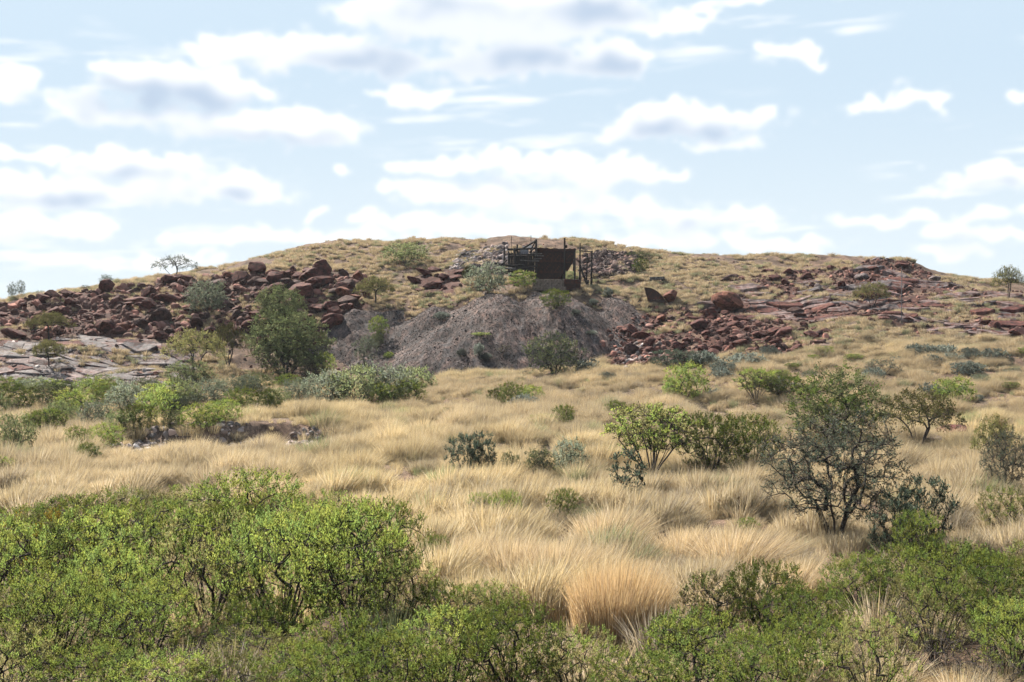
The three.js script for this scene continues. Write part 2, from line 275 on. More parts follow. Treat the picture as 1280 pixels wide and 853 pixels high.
const M = {
  soil: new THREE.MeshPhysicalMaterial({ specularIntensity: 0.25, color: 0xffffff, vertexColors: true, map: mottle, bumpMap: grit, bumpScale: 0.015, roughness: 0.96 }),
  spoil: new THREE.MeshPhysicalMaterial({ specularIntensity: 0.25, color: 0xffffff, vertexColors: true, map: gravelTex, bumpMap: grit, bumpScale: 0.008, roughness: 0.95 }),
  stone: new THREE.MeshPhysicalMaterial({ specularIntensity: 0.25, color: new THREE.Color(0.0533, 0.0396, 0.0353), roughness: 0.92 }),
  redRock: new THREE.MeshPhysicalMaterial({ specularIntensity: 0.25, color: new THREE.Color(0.20, 0.078, 0.058), map: rockTex, bumpMap: grit, bumpScale: 0.012, roughness: 0.88 }),
  brownRock: new THREE.MeshPhysicalMaterial({ specularIntensity: 0.25, color: new THREE.Color(0.15, 0.085, 0.068), map: rockTex, bumpMap: grit, bumpScale: 0.012, roughness: 0.9 }),
  orangeRock: new THREE.MeshPhysicalMaterial({ specularIntensity: 0.25, color: new THREE.Color(0.3268, 0.1376, 0.086), map: rockTex, bumpMap: grit, bumpScale: 0.012, roughness: 0.9 }),
  greyRock: new THREE.MeshPhysicalMaterial({ specularIntensity: 0.25, color: new THREE.Color(0.288, 0.24, 0.224), map: rockTex, bumpMap: grit, bumpScale: 0.012, roughness: 0.85 }),
  slab: new THREE.MeshPhysicalMaterial({ specularIntensity: 0.25, color: new THREE.Color(0.161, 0.1351, 0.1309), map: slabTex, bumpMap: grit, bumpScale: 0.014, roughness: 0.78 }),
  slabDull: new THREE.MeshPhysicalMaterial({ specularIntensity: 0.25, color: new THREE.Color(0.23, 0.165, 0.15), map: slabTex, bumpMap: grit, bumpScale: 0.014, roughness: 0.8 }),
};
// ground sheet
{
  const pos = new Float32Array(nx * nz * 3), uv = new Float32Array(nx * nz * 2), col = new Float32Array(nx * nz * 3), idx = new Uint32Array((nx - 1) * (nz - 1) * 6);
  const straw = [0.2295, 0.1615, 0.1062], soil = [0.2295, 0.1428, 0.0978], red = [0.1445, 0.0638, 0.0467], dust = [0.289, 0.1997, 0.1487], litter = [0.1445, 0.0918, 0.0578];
  for (let j = 0, k = 0; j < nz; j++) for (let i = 0; i < nx; i++, k++) {
    const x = gx[i], z = gz[j], d = -z;
    pos.set([x, heights[k], z], k * 3); uv.set([x / 5, z / 5], k * 2);
    const n = fbm(x * 0.35, z * 0.35, 4, 81), n2 = fbm(x * 0.12 + 9, z * 0.12, 3, 82);
    let c = straw.map((v, a) => lerp(v, soil[a], sstep(0.42, 0.6, n)));
    if (Math.abs(x) < 70 && d > 12 && d < 165) {
      if (d > 84) { const w = sstep(0.4, 0.62, n2 * 0.6 + n * 0.4); c = c.map((v, a) => lerp(v, soil[a], 0.5 + 0.5 * w)); }
      if (rocky(x, z)) c = red.map((v, a) => lerp(v, soil[a], sstep(0.5, 0.7, n)));
      if (inside(ZONE.bare, x, z) || inside(ZONE.bank, x, z)) c = dust.slice();
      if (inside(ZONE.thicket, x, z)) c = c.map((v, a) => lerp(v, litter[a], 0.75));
    }
    col.set(c, k * 3);
  }
  for (let j = 0, k = 0; j < nz - 1; j++) for (let i = 0; i < nx - 1; i++, k += 6) { const a = j * nx + i, b = a + 1, c = a + nx, e = c + 1; idx.set([a, c, b, b, c, e], k); }
  const g = new THREE.BufferGeometry();
  g.setAttribute('position', new THREE.BufferAttribute(pos, 3)); g.setAttribute('uv', new THREE.BufferAttribute(uv, 2)); g.setAttribute('color', new THREE.BufferAttribute(col, 3)); g.setIndex(new THREE.BufferAttribute(idx, 1));
  g.computeVertexNormals();
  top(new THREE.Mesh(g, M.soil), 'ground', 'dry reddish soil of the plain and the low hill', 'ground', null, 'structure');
}
// spoil heap
{
  const s = 0.22, x0 = -24, x1 = 20, z0 = -119, z1 = -92, w = Math.round((x1 - x0) / s) + 1, h = Math.round((z1 - z0) / s) + 1, pos = [], uv = [], col = [], idx = [], id = new Int32Array(w * h).fill(-1), over = new Uint8Array(w * h), hh = new Float32Array(w * h);
  for (let j = 0; j < h; j++) for (let i = 0; i < w; i++) { const x = x0 + i * s, z = z0 + j * s; hh[j * w + i] = heapHeight(x, z); over[j * w + i] = hh[j * w + i] > landHeight(x, z) - 0.12 ? 1 : 0; }
  const v = (i, j) => { const k = j * w + i; if (id[k] < 0) { id[k] = pos.length / 3; const x = x0 + i * s, z = z0 + j * s; pos.push(x, hh[k], z); uv.push(x / 6, z / 6 + hh[k] / 9); const t = sstep(0.36, 0.64, fbm(x * 0.2 + 4, z * 0.2, 4, 47)), u = sstep(0.55, 0.75, fbm(x * 0.8, z * 0.8, 3, 48)); col.push(lerp(lerp(0.165, 0.112, t), 0.21, u * 0.6), lerp(lerp(0.118, 0.084, t), 0.145, u * 0.6), lerp(lerp(0.103, 0.077, t), 0.122, u * 0.6)); } return id[k]; };
  for (let j = 0; j < h - 1; j++) for (let i = 0; i < w - 1; i++) if (over[j * w + i] || over[j * w + i + 1] || over[j * w + w + i] || over[j * w + w + i + 1]) { const a = v(i, j), b = v(i + 1, j), c = v(i, j + 1), e = v(i + 1, j + 1); idx.push(a, c, b, b, c, e); }
  const g = new THREE.BufferGeometry();
  g.setAttribute('position', new THREE.Float32BufferAttribute(pos, 3)); g.setAttribute('uv', new THREE.Float32BufferAttribute(uv, 2)); g.setAttribute('color', new THREE.Float32BufferAttribute(col, 3)); g.setIndex(idx); g.computeVertexNormals();
  top(new THREE.Mesh(g, M.spoil), 'spoil_heap', 'broad grey brown heap of mine spoil below the rusty ruin', 'spoil heap', null, 'structure');
}

// ───────────────────────── rocks ─────────────────────────
function boxUV(g, s) {                                   // flat-faced geometry: uv in metres across each face's main axis
  g.computeVertexNormals();
  const p = g.attributes.position, n = g.attributes.normal, uv = new Float32Array(p.count * 2);
  for (let i = 0; i < p.count; i++) {
    const a = Math.abs(n.getX(i)), b = Math.abs(n.getY(i)), c = Math.abs(n.getZ(i));
    if (b >= a && b >= c) uv.set([p.getX(i) * s, p.getZ(i) * s], i * 2); else if (a >= c) uv.set([p.getZ(i) * s, p.getY(i) * s], i * 2); else uv.set([p.getX(i) * s, p.getY(i) * s], i * 2);
  }
  g.setAttribute('uv', new THREE.BufferAttribute(uv, 2));
  return g;
}
function rockShape(seed, detail, cuts, rough) {          // a unit rock cut by random planes
  const R = rng(seed), g = new THREE.IcosahedronGeometry(1, detail), p = g.attributes.position, planes = [], v = new THREE.Vector3();
  for (let i = 0; i < cuts; i++) { const n = new THREE.Vector3(R() * 2 - 1, R() * 2 - 1, R() * 2 - 1).normalize(); planes.push([n, 0.5 + R() * 0.32]); }
  const sx = 0.85 + R() * 0.4, sy = 0.6 + R() * 0.35, sz = 0.8 + R() * 0.35;
  for (let i = 0; i < p.count; i++) {
    v.fromBufferAttribute(p, i).normalize();
    let r = 1.02;
    for (const [n, d] of planes) { const c = n.dot(v); if (c > 0.05) r = Math.min(r, d / c); }
    r *= 1 + (fbm(v.x * 2.3 + v.z + 7, v.y * 2.3 - v.z + seed, 3, seed) - 0.5) * rough;
    p.setXYZ(i, v.x * r * sx, v.y * r * sy, v.z * r * sz);
  }
  return boxUV(g.index ? g.toNonIndexed() : g, 0.45);
}
const ROCKS = Array.from({ length: 12 }, (_, i) => rockShape(500 + i * 13, 4, 9 + (i % 3) * 3, 0.1));
const PEBBLES = Array.from({ length: 4 }, (_, i) => rockShape(700 + i * 7, 1, 8, 0.1));
const rockRandom = rng(2024);
const sizeWord = (s, a, b) => s < a ? 'small' : s < b ? 'middling' : 'large';
const stoneWord = (m) => m === M.redRock ? 'dark red' : m === M.brownRock ? 'dark brown' : m === M.orangeRock ? 'orange brown' : 'grey';
function boulder(x, z, size, material, label, group, squash = 1, name = 'boulder', sink = 0.25, raise = 0) {
  const R = rockRandom, m = new THREE.Mesh(ROCKS[Math.floor(R() * ROCKS.length)], material), s = size / 2;
  m.scale.set(s * (0.85 + R() * 0.4), s * squash * (0.8 + R() * 0.4), s * (0.85 + R() * 0.3));
  m.rotation.set((R() - 0.5) * 0.7, R() * 6.28, (R() - 0.5) * 0.7);
  m.position.set(x, surface(x, z) + s * squash * (0.75 - sink * 2) + raise, z);
  return top(m, name, label, 'boulder', group);
}
function scatter(poly, n, seed, gap, fn) {
  const R = rng(seed), [a, b, c, d] = bounds(poly), put = [];
  for (let k = 0, tries = 0; k < n && tries < n * 40; tries++) {
    const x = lerp(a, b, R()), z = lerp(c, d, R());
    if (!inside(poly, x, z) || put.some(([px, pz]) => Math.hypot(px - x, pz - z) < gap)) continue;
    put.push([x, z]); fn(x, z, R, k++);
  }
}
const rockMix = (R) => { const r = R(); return r < 0.55 ? M.redRock : r < 0.84 ? M.brownRock : r < 0.95 ? M.orangeRock : M.greyRock; };
const strew = (poly, n, seed, gap, lo, hi, a, b, place, group, squash, mix = rockMix, up = 0) => scatter(poly, n, seed, gap, (x, z, R) => {
  const t = Math.pow(R(), 1.9), size = lo + t * (hi - lo), mat = mix(R);
  boulder(x, z, size, mat, sizeWord(size, a, b) + ' ' + stoneWord(mat) + ' boulder ' + place, group, squash, 'boulder', 0.2, R() * up);
});
const redMix = (R) => { const r = R(); return r < 0.74 ? M.redRock : r < 0.92 ? M.brownRock : M.orangeRock; };
strew(ZONE.pile, 66, 30, 0.8, 0.9, 2.5, 1.3, 1.8, 'in the red pile behind the large dense tree', 'blocks of the red pile', 0.95, redMix, 0.45);
strew(ZONE.ledge, 122, 31, 0.9, 0.7, 2.3, 1.05, 1.6, 'in the jumbled ledge above the grey slabs', 'boulders of the rocky ledge', 0.85, redMix, 0.4);
strew(ZONE.band, 84, 32, 0.6, 0.55, 1.75, 0.8, 1.2, 'in the rubble band beside the spoil heap', 'boulders beside the spoil heap', 0.85, redMix, 0.15);
strew(ZONE.crestRocks, 44, 33, 0.8, 0.5, 1.7, 0.75, 1.1, 'on the stony crest above the pale slabs', 'boulders on the stony crest', 0.8);
strew(ZONE.eastFoot, 26, 35, 0.8, 0.5, 1.9, 0.8, 1.2, 'along the foot of the pinkish slabs', 'boulders at the foot of the slabs', 0.7, redMix);
strew(ZONE.knoll, 16, 34, 0.6, 0.7, 1.9, 1.0, 1.4, 'in the small rock knoll beside the spoil heap', 'blocks of the small rock knoll', 0.75, () => M.redRock);
scatter(ZONE.bank, 16, 36, 0.9, (x, z, R) => boulder(x, z, 0.4 + R() * 0.7, M.greyRock, 'low pale grey rock in the bare bank among the grass', 'rocks of the bare bank', 0.55));
const lone = (px, py, w, mat, label, squash = 0.8, sink = 0.25) => { const p = ground(px, py); return boulder(p.x, p.z, w * -p.z / F, mat, label, null, squash, 'boulder', sink); };
lone(913, 386, 50, M.orangeRock, 'large rounded rust boulder alone above the rubble band', 0.9, 0.2);
lone(430, 372, 26, M.orangeRock, 'bright orange block at the end of the red ledge', 1.1, 0.15);
lone(838, 377, 26, M.orangeRock, 'orange brown boulder against the leaning rusty plate', 0.95, 0.18);
lone(1190, 548, 62, M.redRock, 'low broad red rock under the spreading tree', 0.45, 0.2);
lone(1165, 553, 46, M.greyRock, 'grey rock in the shade of the spreading tree', 0.5, 0.2);
lone(1268, 352, 12, M.brownRock, 'small brown rock on the crest by the dark tree', 0.8);

// rubble too fine to count
function rubble(name, label, poly, n, seed, lo, hi, mat, keep = () => true) {
  const R = rng(seed), [a, b, c, d] = bounds(poly), m = new THREE.Matrix4(), q = new THREE.Quaternion(), e = new THREE.Euler(), lists = PEBBLES.map(() => []), col = new THREE.Color();
  for (let k = 0, t = 0; k < n && t < n * 30; t++) {
    const x = lerp(a, b, R()), z = lerp(c, d, R()); if (!inside(poly, x, z) || !keep(x, z, R)) continue; k++;
    const s = lo + Math.pow(R(), 3) * (hi - lo);
    lists[k % PEBBLES.length].push([x, surface(x, z) + s * 0.1, z, s, R() * 6.28, R() * 6.28, 0.55 + Math.pow(R(), 3) * 2.2, (R() - 0.5) * 0.2]);
  }
  lists.forEach((list, i) => {
    if (!list.length) return;
    const o = new THREE.InstancedMesh(PEBBLES[i], mat, list.length);
    list.forEach(([x, y, z, s, r1, r2, b1, w], k) => { o.setMatrixAt(k, m.compose(new THREE.Vector3(x, y, z), q.setFromEuler(e.set(r1, r2, r1 * 2)), new THREE.Vector3(s, s * 0.8, s))); o.setColorAt(k, col.setRGB(b1 * (1 + w), b1, b1 * (1 - w * 0.5))); });
    top(o, name, label, 'rubble', null, 'stuff');
  });
}
const paleStone = new THREE.MeshPhysicalMaterial({ specularIntensity: 0.25, color: new THREE.Color(0.2, 0.164, 0.148), roughness: 0.9 });
const heapArea = [[-23, -92.5], [19, -92.5], [19, -118.5], [-23, -118.5]];
rubble('spoil_stones', 'larger broken stones rolled down the spoil heap', heapArea, 160, 291, 0.06, 0.18, M.stone, (x, z) => heapHeight(x, z) > landHeight(x, z) - 0.1);
rubble('spoil_gravel', 'loose grey brown stones strewn over the spoil heap', heapArea, 17000, 91, 0.02, 0.062, M.stone, (x, z) => heapHeight(x, z) > landHeight(x, z) - 0.1);
const looseRock = new THREE.MeshPhysicalMaterial({ specularIntensity: 0.25, color: new THREE.Color(0.0978, 0.0476, 0.0365), roughness: 0.9 });
rubble('ledge_rubble', 'small red stones between the boulders of the ledge', ZONE.ledge, 3800, 92, 0.08, 0.6, looseRock);
rubble('band_rubble', 'small brown stones beside the spoil heap', ZONE.band, 2000, 93, 0.07, 0.42, looseRock);
rubble('slab_rubble', 'small broken stones in the cracks of the grey slabs', ZONE.slabWest, 900, 192, 0.05, 0.26, paleStone);
rubble('slab_rubble', 'dark red stones lodged between the pinkish slabs', ZONE.slabEast, 2200, 191, 0.06, 0.34, looseRock);
rubble('crest_rubble', 'dark stones strewn over the stony crest', ZONE.crestRocks, 1500, 94, 0.06, 0.32, looseRock);
rubble('bank_rubble', 'pale stones on the bare bank in the grass', ZONE.bank, 1500, 95, 0.04, 0.3, paleStone);
rubble('pale_rubble', 'pale stones at the foot of the rubble band', area([[745, 460], [775, 425], [830, 432], [835, 450], [790, 468]]), 420, 96, 0.06, 0.3, paleStone);
rubble('ruin_rubble', 'broken waste rock heaped on both sides of the ruin', WASTE[0], 1500, 97, 0.1, 0.46, new THREE.MeshPhysicalMaterial({ specularIntensity: 0.25, color: new THREE.Color(0.14, 0.11, 0.10), roughness: 0.9 }));
rubble('ruin_rubble', 'broken brown waste rock tipped beside the posts of the ruin', WASTE[1], 1900, 98, 0.12, 0.55, new THREE.MeshPhysicalMaterial({ specularIntensity: 0.25, color: new THREE.Color(0.085, 0.055, 0.046), roughness: 0.9 }));
rubble('hill_rubble', 'small stones scattered over the hill slope', area([[0, 480], [0, 384], [300, 345], [400, 312], [640, 302], [900, 322], [1280, 364], [1280, 440]]), 3600, 99, 0.04, 0.26, looseRock, (x, z) => !(inHeapBox(x, z) && heapHeight(x, z) > landHeight(x, z) - 0.1));

// fractured slabs: every plate a piece of its outcrop
function outcrop(label, poly, cell, seed, dip, gaps, dullness, rise) {
  const root = new THREE.Group(), R = rng(seed), [a, b, c, d] = bounds(poly), AX = 2.5, cs = Math.cos(dip), sn = Math.sin(dip);
  const cx = (a + b) / 2, cz = (c + d) / 2; root.position.set(cx, surface(cx, cz), cz);
  top(root, 'rock_outcrop', label, 'rock outcrop');
  const toW = (u, v) => [cx + u * AX * cs - v * sn, cz + u * AX * sn + v * cs], r = Math.hypot(b - a, d - c) / 2, seeds = [], nU = Math.ceil(r / cell / AX), nV = Math.ceil(r / cell);
  for (let j = -nV; j <= nV; j++) for (let i = -nU; i <= nU; i++) seeds.push([(i + (R() - 0.5) * 0.95 + (j % 2) * 0.5) * cell, (j + (R() - 0.5) * 0.95) * cell]);
  let count = 0;
  for (const [su, sv] of seeds) {
    const [wx, wz] = toW(su, sv), jit = (fbm(wx * 0.4, wz * 0.4, 3, seed) - 0.5) * 3;
    if (!inside(poly, wx + jit, wz + jit) || fbm(wx * 0.3, wz * 0.45, 2, seed + 7) < gaps || count >= 298) continue;
    let cellPoly = [[su - cell, sv - cell], [su + cell, sv - cell], [su + cell, sv + cell], [su - cell, sv + cell]];
    for (const [ou, ov] of seeds) {
      if ((ou === su && ov === sv) || Math.abs(ou - su) > cell * 2.5 || Math.abs(ov - sv) > cell * 2.5) continue;
      const mx = (su + ou) / 2, my = (sv + ov) / 2, qx = ou - su, qy = ov - sv, out = [], side = (p) => (p[0] - mx) * qx + (p[1] - my) * qy;
      for (let i = 0; i < cellPoly.length; i++) { const p = cellPoly[i], q = cellPoly[(i + 1) % cellPoly.length], sp = side(p), sq = side(q); if (sp <= 0) out.push(p); if (sp * sq < 0) { const t = sp / (sp - sq); out.push([lerp(p[0], q[0], t), lerp(p[1], q[1], t)]); } }
      cellPoly = out;
    }
    if (cellPoly.length < 3) continue;
    const n = cellPoly.length, ring = (k, y) => cellPoly.map(([u, v], i) => { const [x, z] = toW(lerp(su, u, k), lerp(sv, v, k)), w = (hash2(i, count, seed) - 0.5) * 0.08; return [x + w, y + w, z - w]; });
    const lift = 0.02 + R() * R() * rise, tx = (R() - 0.5) * 0.2, tz = (R() - 0.6) * 0.26;
    const put = (list, off) => list.map(([x, y, z]) => [x - wx, surface(x, z) + y + off + (x - wx) * tx + (z - wz) * tz - surface(wx, wz), z - wz]);
    const bottom = put(ring(1.06, 0), -0.5), side = put(ring(1.03, 0), lift - 0.05), rim = put(ring(0.93, 0), lift + 0.015), mid = put([[wx, 0, wz]], lift + (R() - 0.3) * 0.12)[0];
    const tri = [], quad = (p, q, s, t) => tri.push(...p, ...q, ...s, ...p, ...s, ...t);
    for (let i = 0; i < n; i++) { const k = (i + 1) % n; quad(bottom[k], bottom[i], side[i], side[k]); quad(side[k], side[i], rim[i], rim[k]); tri.push(...rim[k], ...rim[i], ...mid); }
    const g = new THREE.BufferGeometry(); g.setAttribute('position', new THREE.Float32BufferAttribute(tri, 3));
    boxUV(g, 0.3); const uv = g.attributes.uv, ou = R() * 9; for (let i = 0; i < uv.count; i++) uv.setXY(i, uv.getX(i) + ou, uv.getY(i) + ou * 1.7);
    const m = part('slab', g, R() > dullness ? M.slab : R() < 0.82 ? M.slabDull : M.redRock, root);
    m.position.set(wx - cx, surface(wx, wz) - root.position.y, wz - cz); count++;
  }
}
outcrop('broad pale grey fractured rock slabs below the red ledge', ZONE.slabWest, 0.85, 301, 0.25, 0.33, 0.28, 0.36);
outcrop('pale pinkish grey fractured rock slabs under the stony crest', ZONE.slabEast, 0.95, 302, -0.12, 0.42, 0.84, 0.5);

// ───────────────────────── plants ─────────────────────────
const leafMaterial = (through = 0.55) => new THREE.MeshPhysicalMaterial({ color: 0xffffff, vertexColors: true, roughness: 0.95, transmission: through, thickness: 0, specularIntensity: 0.35, side: THREE.DoubleSide });
const LEAF = leafMaterial();
const bark = texture(256, (u, v) => grey(0.55 + (fbm(u * 12, v * 4, 4, 111, 48) - 0.5) * 0.9), true);
const WOOD = {
  dark: new THREE.MeshPhysicalMaterial({ specularIntensity: 0.3, color: new THREE.Color(0.13, 0.105, 0.09), map: bark, roughness: 0.95 }),
  grey: new THREE.MeshPhysicalMaterial({ specularIntensity: 0.3, color: new THREE.Color(0.24, 0.20, 0.175), map: bark, roughness: 0.95 }),
};
function tubes(segs, sides) {
  const pos = [], uv = [], idx = [], A = new THREE.Vector3(), B = new THREE.Vector3(), D = new THREE.Vector3(), U = new THREE.Vector3(), V = new THREE.Vector3();
  for (const [a, b, ra, rb] of segs) {
    A.set(...a); B.set(...b); D.subVectors(B, A); const L = D.length(); if (L < 1e-5) continue; D.divideScalar(L);
    U.set(Math.abs(D.y) > 0.9 ? 1 : 0, Math.abs(D.y) > 0.9 ? 0 : 1, 0).cross(D).normalize(); V.crossVectors(D, U);
    const n = ra > 0.03 ? sides + 2 : ra > 0.012 ? sides : 3, base = pos.length / 3;
    for (let k = 0; k <= 1; k++) for (let i = 0; i < n; i++) { const t = i / n * 6.2832, r = k ? rb : ra, c = Math.cos(t) * r, s = Math.sin(t) * r, P = k ? B : A; pos.push(P.x + U.x * c + V.x * s, P.y + U.y * c + V.y * s, P.z + U.z * c + V.z * s); uv.push(i / n, k * L * 2); }
    for (let i = 0; i < n; i++) { const j = (i + 1) % n; idx.push(base + i, base + j, base + n + i, base + j, base + n + j, base + n + i); }
  }
  const g = new THREE.BufferGeometry(); g.setAttribute('position', new THREE.Float32BufferAttribute(pos, 3)); g.setAttribute('uv', new THREE.Float32BufferAttribute(uv, 2)); g.setIndex(idx); g.computeVertexNormals();
  return g;
}
/* o: h, w, crown (where it begins, share of h), shape, stems, splay, clumps, clumpR, twigs, leaves, leaf [length, width], up, twigR, wood, tints [[r, g, b] ...], bare (share of clumps without leaves) */
function growPlant(o, seed) {
  const R = rng(seed), N = o.clumps, centres = [], rw = o.w / 2, y0 = o.crown * o.h, hh = o.h - y0, cr = o.clumpR;
  const lump = (a, y) => 0.72 + 0.5 * fbm(Math.cos(a) * 1.6 + 5, Math.sin(a) * 1.6 + y * 2 / o.h + seed % 50, 2, seed);
  const candidate = () => {
    const a = R() * 6.2832; let t = R(), r;
    if (o.shape === 'umbrella') { r = Math.sqrt(R()); const roof = Math.sqrt(Math.max(0, 1 - r * r * 0.9)); t = roof * lerp(0.35, 1, Math.pow(R(), 0.5)); r *= lump(a, t) * 1.12; return [Math.cos(a) * r * (rw - cr * 0.6), y0 + t * (hh - cr * 0.7), Math.sin(a) * r * (rw - cr * 0.6)]; }
    if (o.shape === 'vase') { t = Math.pow(R(), 0.75); const w = (0.42 + 0.58 * Math.sqrt(t)) * Math.sqrt(Math.max(0.12, 1 - Math.pow(Math.max(0, t - 0.45) / 0.6, 2))); r = Math.pow(R(), 0.42) * w * lump(a, t * o.h) * 1.15; return [Math.cos(a) * r * rw, y0 + t * (hh - cr * 0.5), Math.sin(a) * r * rw]; }
    const u = R() * 2 - 1, s = Math.sqrt(1 - u * u), k = Math.pow(R(), o.shell ?? 0.35) * lump(a, u * o.h) * 1.1;
    return [Math.cos(a) * s * k * (rw - cr * 0.5), y0 + hh / 2 + u * k * (hh / 2 - cr * 0.3), Math.sin(a) * s * k * (rw - cr * 0.5)];
  };
  for (let i = 0; i < N; i++) { let best, bd = -1; for (let k = 0; k < 7; k++) { const c = candidate(); let d = 9e9; for (const p of centres) d = Math.min(d, (p[0] - c[0]) ** 2 + (p[1] - c[1]) ** 2 + (p[2] - c[2]) ** 2); if (d > bd) { bd = d; best = c; } } centres.push(best); }
  const nodes = [], add = (p, parent) => { nodes.push({ p, parent, n: 0 }); return nodes.length - 1; };
  for (let s = 0; s < o.stems; s++) {
    const a = s / o.stems * 6.2832 + R() * 1.2, off = o.stems > 1 ? 0.04 * o.w * R() : 0, reach = o.splay * (0.4 + 0.8 * R()), steps = 5, upTo = Math.max(y0 * 1.05, o.h * (o.stemTop ?? 0.35));
    let prev = add([Math.cos(a) * off, -0.12, Math.sin(a) * off], -1);
    for (let k = 1; k <= steps; k++) { const t = k / steps, rr = off + reach * Math.pow(t, 1.15), w = 0.05 * o.h / steps * 2; prev = add([Math.cos(a) * rr + (R() - 0.5) * w, upTo * t, Math.sin(a) * rr + (R() - 0.5) * w], prev); }
  }
  const order = centres.map((c, i) => i).sort((i, j) => Math.hypot(...centres[i]) - Math.hypot(...centres[j])), ends = [];
  for (const i of order) {
    const c = centres[i]; let best = 0, bc = 9e9;
    nodes.forEach((q, k) => { if (q.parent < 0 || q.p[1] > c[1] + 0.12 * o.h) return; const d = Math.hypot(q.p[0] - c[0], q.p[1] - c[1], q.p[2] - c[2]) * (1 + 0.5 * Math.max(0, q.p[1] - c[1]) / o.h) + 0.15 * Math.hypot(q.p[0], q.p[2]); if (d < bc) { bc = d; best = k; } });
    const from = nodes[best].p, L = Math.hypot(c[0] - from[0], c[1] - from[1], c[2] - from[2]), k = Math.max(2, Math.min(5, Math.round(L / (0.14 * o.h)) + 1));
    let prev = best;
    for (let s = 1; s <= k; s++) { const t = s / k, bend = Math.sin(t * Math.PI) * L * (o.arch ?? 0.1), j = s < k ? L * 0.13 : 0; prev = add([lerp(from[0], c[0], t) + (R() - 0.5) * j, lerp(from[1], c[1], t) + bend + (R() - 0.5) * j, lerp(from[2], c[2], t) + (R() - 0.5) * j], prev); }
    ends.push([i, prev]);
  }
  for (const [, e] of ends) for (let k = e; k >= 0; k = nodes[k].parent) nodes[k].n++;
  const rOf = (n) => o.twigR * Math.pow(n.n, o.pipe ?? 0.46), segs = [];
  nodes.forEach((q) => { if (q.parent >= 0 && q.n) { const p = nodes[q.parent]; segs.push([p.p, q.p, Math.min(rOf(p), rOf(q) * 1.35), rOf(q)]); } });
  const pos = [], col = [], nor = [], idx = [], v = new THREE.Vector3(), w = new THREE.Vector3(), n = new THREE.Vector3();
  for (const [i, e] of ends) {
    const c = nodes[e].p, out = new THREE.Vector3(c[0] / rw, (c[1] - y0 - hh * 0.35) / hh, c[2] / rw), naked = R() < (o.bare ?? 0), tint = o.tints[Math.floor(R() * o.tints.length)];
    for (let t = 0; t < o.twigs; t++) {
      const dir = new THREE.Vector3(R() * 2 - 1, R() * 2 - 1, R() * 2 - 1).normalize().multiplyScalar(o.fluff ?? 1).addScaledVector(out, 0.5); dir.y += o.up; dir.normalize();
      const L = cr * (0.55 + R() * 0.6), tone = 0.82 + R() * 0.36, tip = [c[0] + dir.x * L, c[1] + dir.y * L, c[2] + dir.z * L];
      if (o.twigWood || naked) segs.push([c, tip, o.twigR * 0.7, o.twigR * 0.3]);
      if (naked) continue;
      for (let k = 0; k < o.leaves; k++) {
        const q = 0.2 + 0.85 * (k + R()) / o.leaves, sp = cr * 0.09, px = c[0] + dir.x * L * q + (R() - 0.5) * sp, py = c[1] + dir.y * L * q + (R() - 0.5) * sp, pz = c[2] + dir.z * L * q + (R() - 0.5) * sp;
        v.set(R() * 2 - 1, R() * 2 - 1, R() * 2 - 1).normalize().multiplyScalar(0.9).addScaledVector(dir, 0.8); v.y += o.leafUp ?? 0.15; v.normalize();
        w.set(R() * 2 - 1, R() * 2 - 1, R() * 2 - 1).cross(v).normalize(); n.crossVectors(v, w);
        const l = o.leaf[0] * (0.7 + R() * 0.6), b = o.leaf[1] * 0.5 * (0.7 + R() * 0.6), s = pos.length / 3, br = tone * (0.85 + R() * 0.3), yl = 1 + (R() - 0.5) * 0.2;
        pos.push(px, py, pz, px + v.x * l * 0.5 + w.x * b, py + v.y * l * 0.5 + w.y * b, pz + v.z * l * 0.5 + w.z * b, px + v.x * l, py + v.y * l, pz + v.z * l, px + v.x * l * 0.5 - w.x * b, py + v.y * l * 0.5 - w.y * b, pz + v.z * l * 0.5 - w.z * b);
        for (let m = 0; m < 4; m++) { nor.push(n.x, n.y, n.z); col.push(tint[0] * br * yl, tint[1] * br, tint[2] * br / yl); }
        idx.push(s, s + 1, s + 2, s, s + 2, s + 3);
      }
    }
  }
  const g = new THREE.BufferGeometry();
  g.setAttribute('position', new THREE.Float32BufferAttribute(pos, 3)); g.setAttribute('normal', new THREE.Float32BufferAttribute(nor, 3)); g.setAttribute('color', new THREE.Float32BufferAttribute(col, 3)); g.setIndex(idx);
  return { wood: tubes(segs, 4), leaves: g, o };
}
const TINT = {
  lime: [[0.41, 0.51, 0.11], [0.36, 0.49, 0.115], [0.46, 0.52, 0.12], [0.32, 0.45, 0.125]],
  green: [[0.385, 0.459, 0.204], [0.334, 0.416, 0.186], [0.433, 0.485, 0.237]],
  olive: [[0.426, 0.421, 0.16], [0.372, 0.373, 0.148], [0.482, 0.458, 0.185]],
  dark: [[0.178, 0.226, 0.143], [0.154, 0.194, 0.131], [0.213, 0.257, 0.157]],
  grey: [[0.354, 0.412, 0.286], [0.307, 0.366, 0.248], [0.39, 0.436, 0.323]],
  dusk: [[0.319, 0.386, 0.285], [0.272, 0.346, 0.245], [0.379, 0.412, 0.313], [0.45, 0.4, 0.298]],
  blue: [[0.315, 0.37, 0.318], [0.285, 0.341, 0.302], [0.352, 0.392, 0.341]],
  teal: [[0.25, 0.351, 0.255], [0.212, 0.303, 0.219], [0.299, 0.387, 0.281]],
};
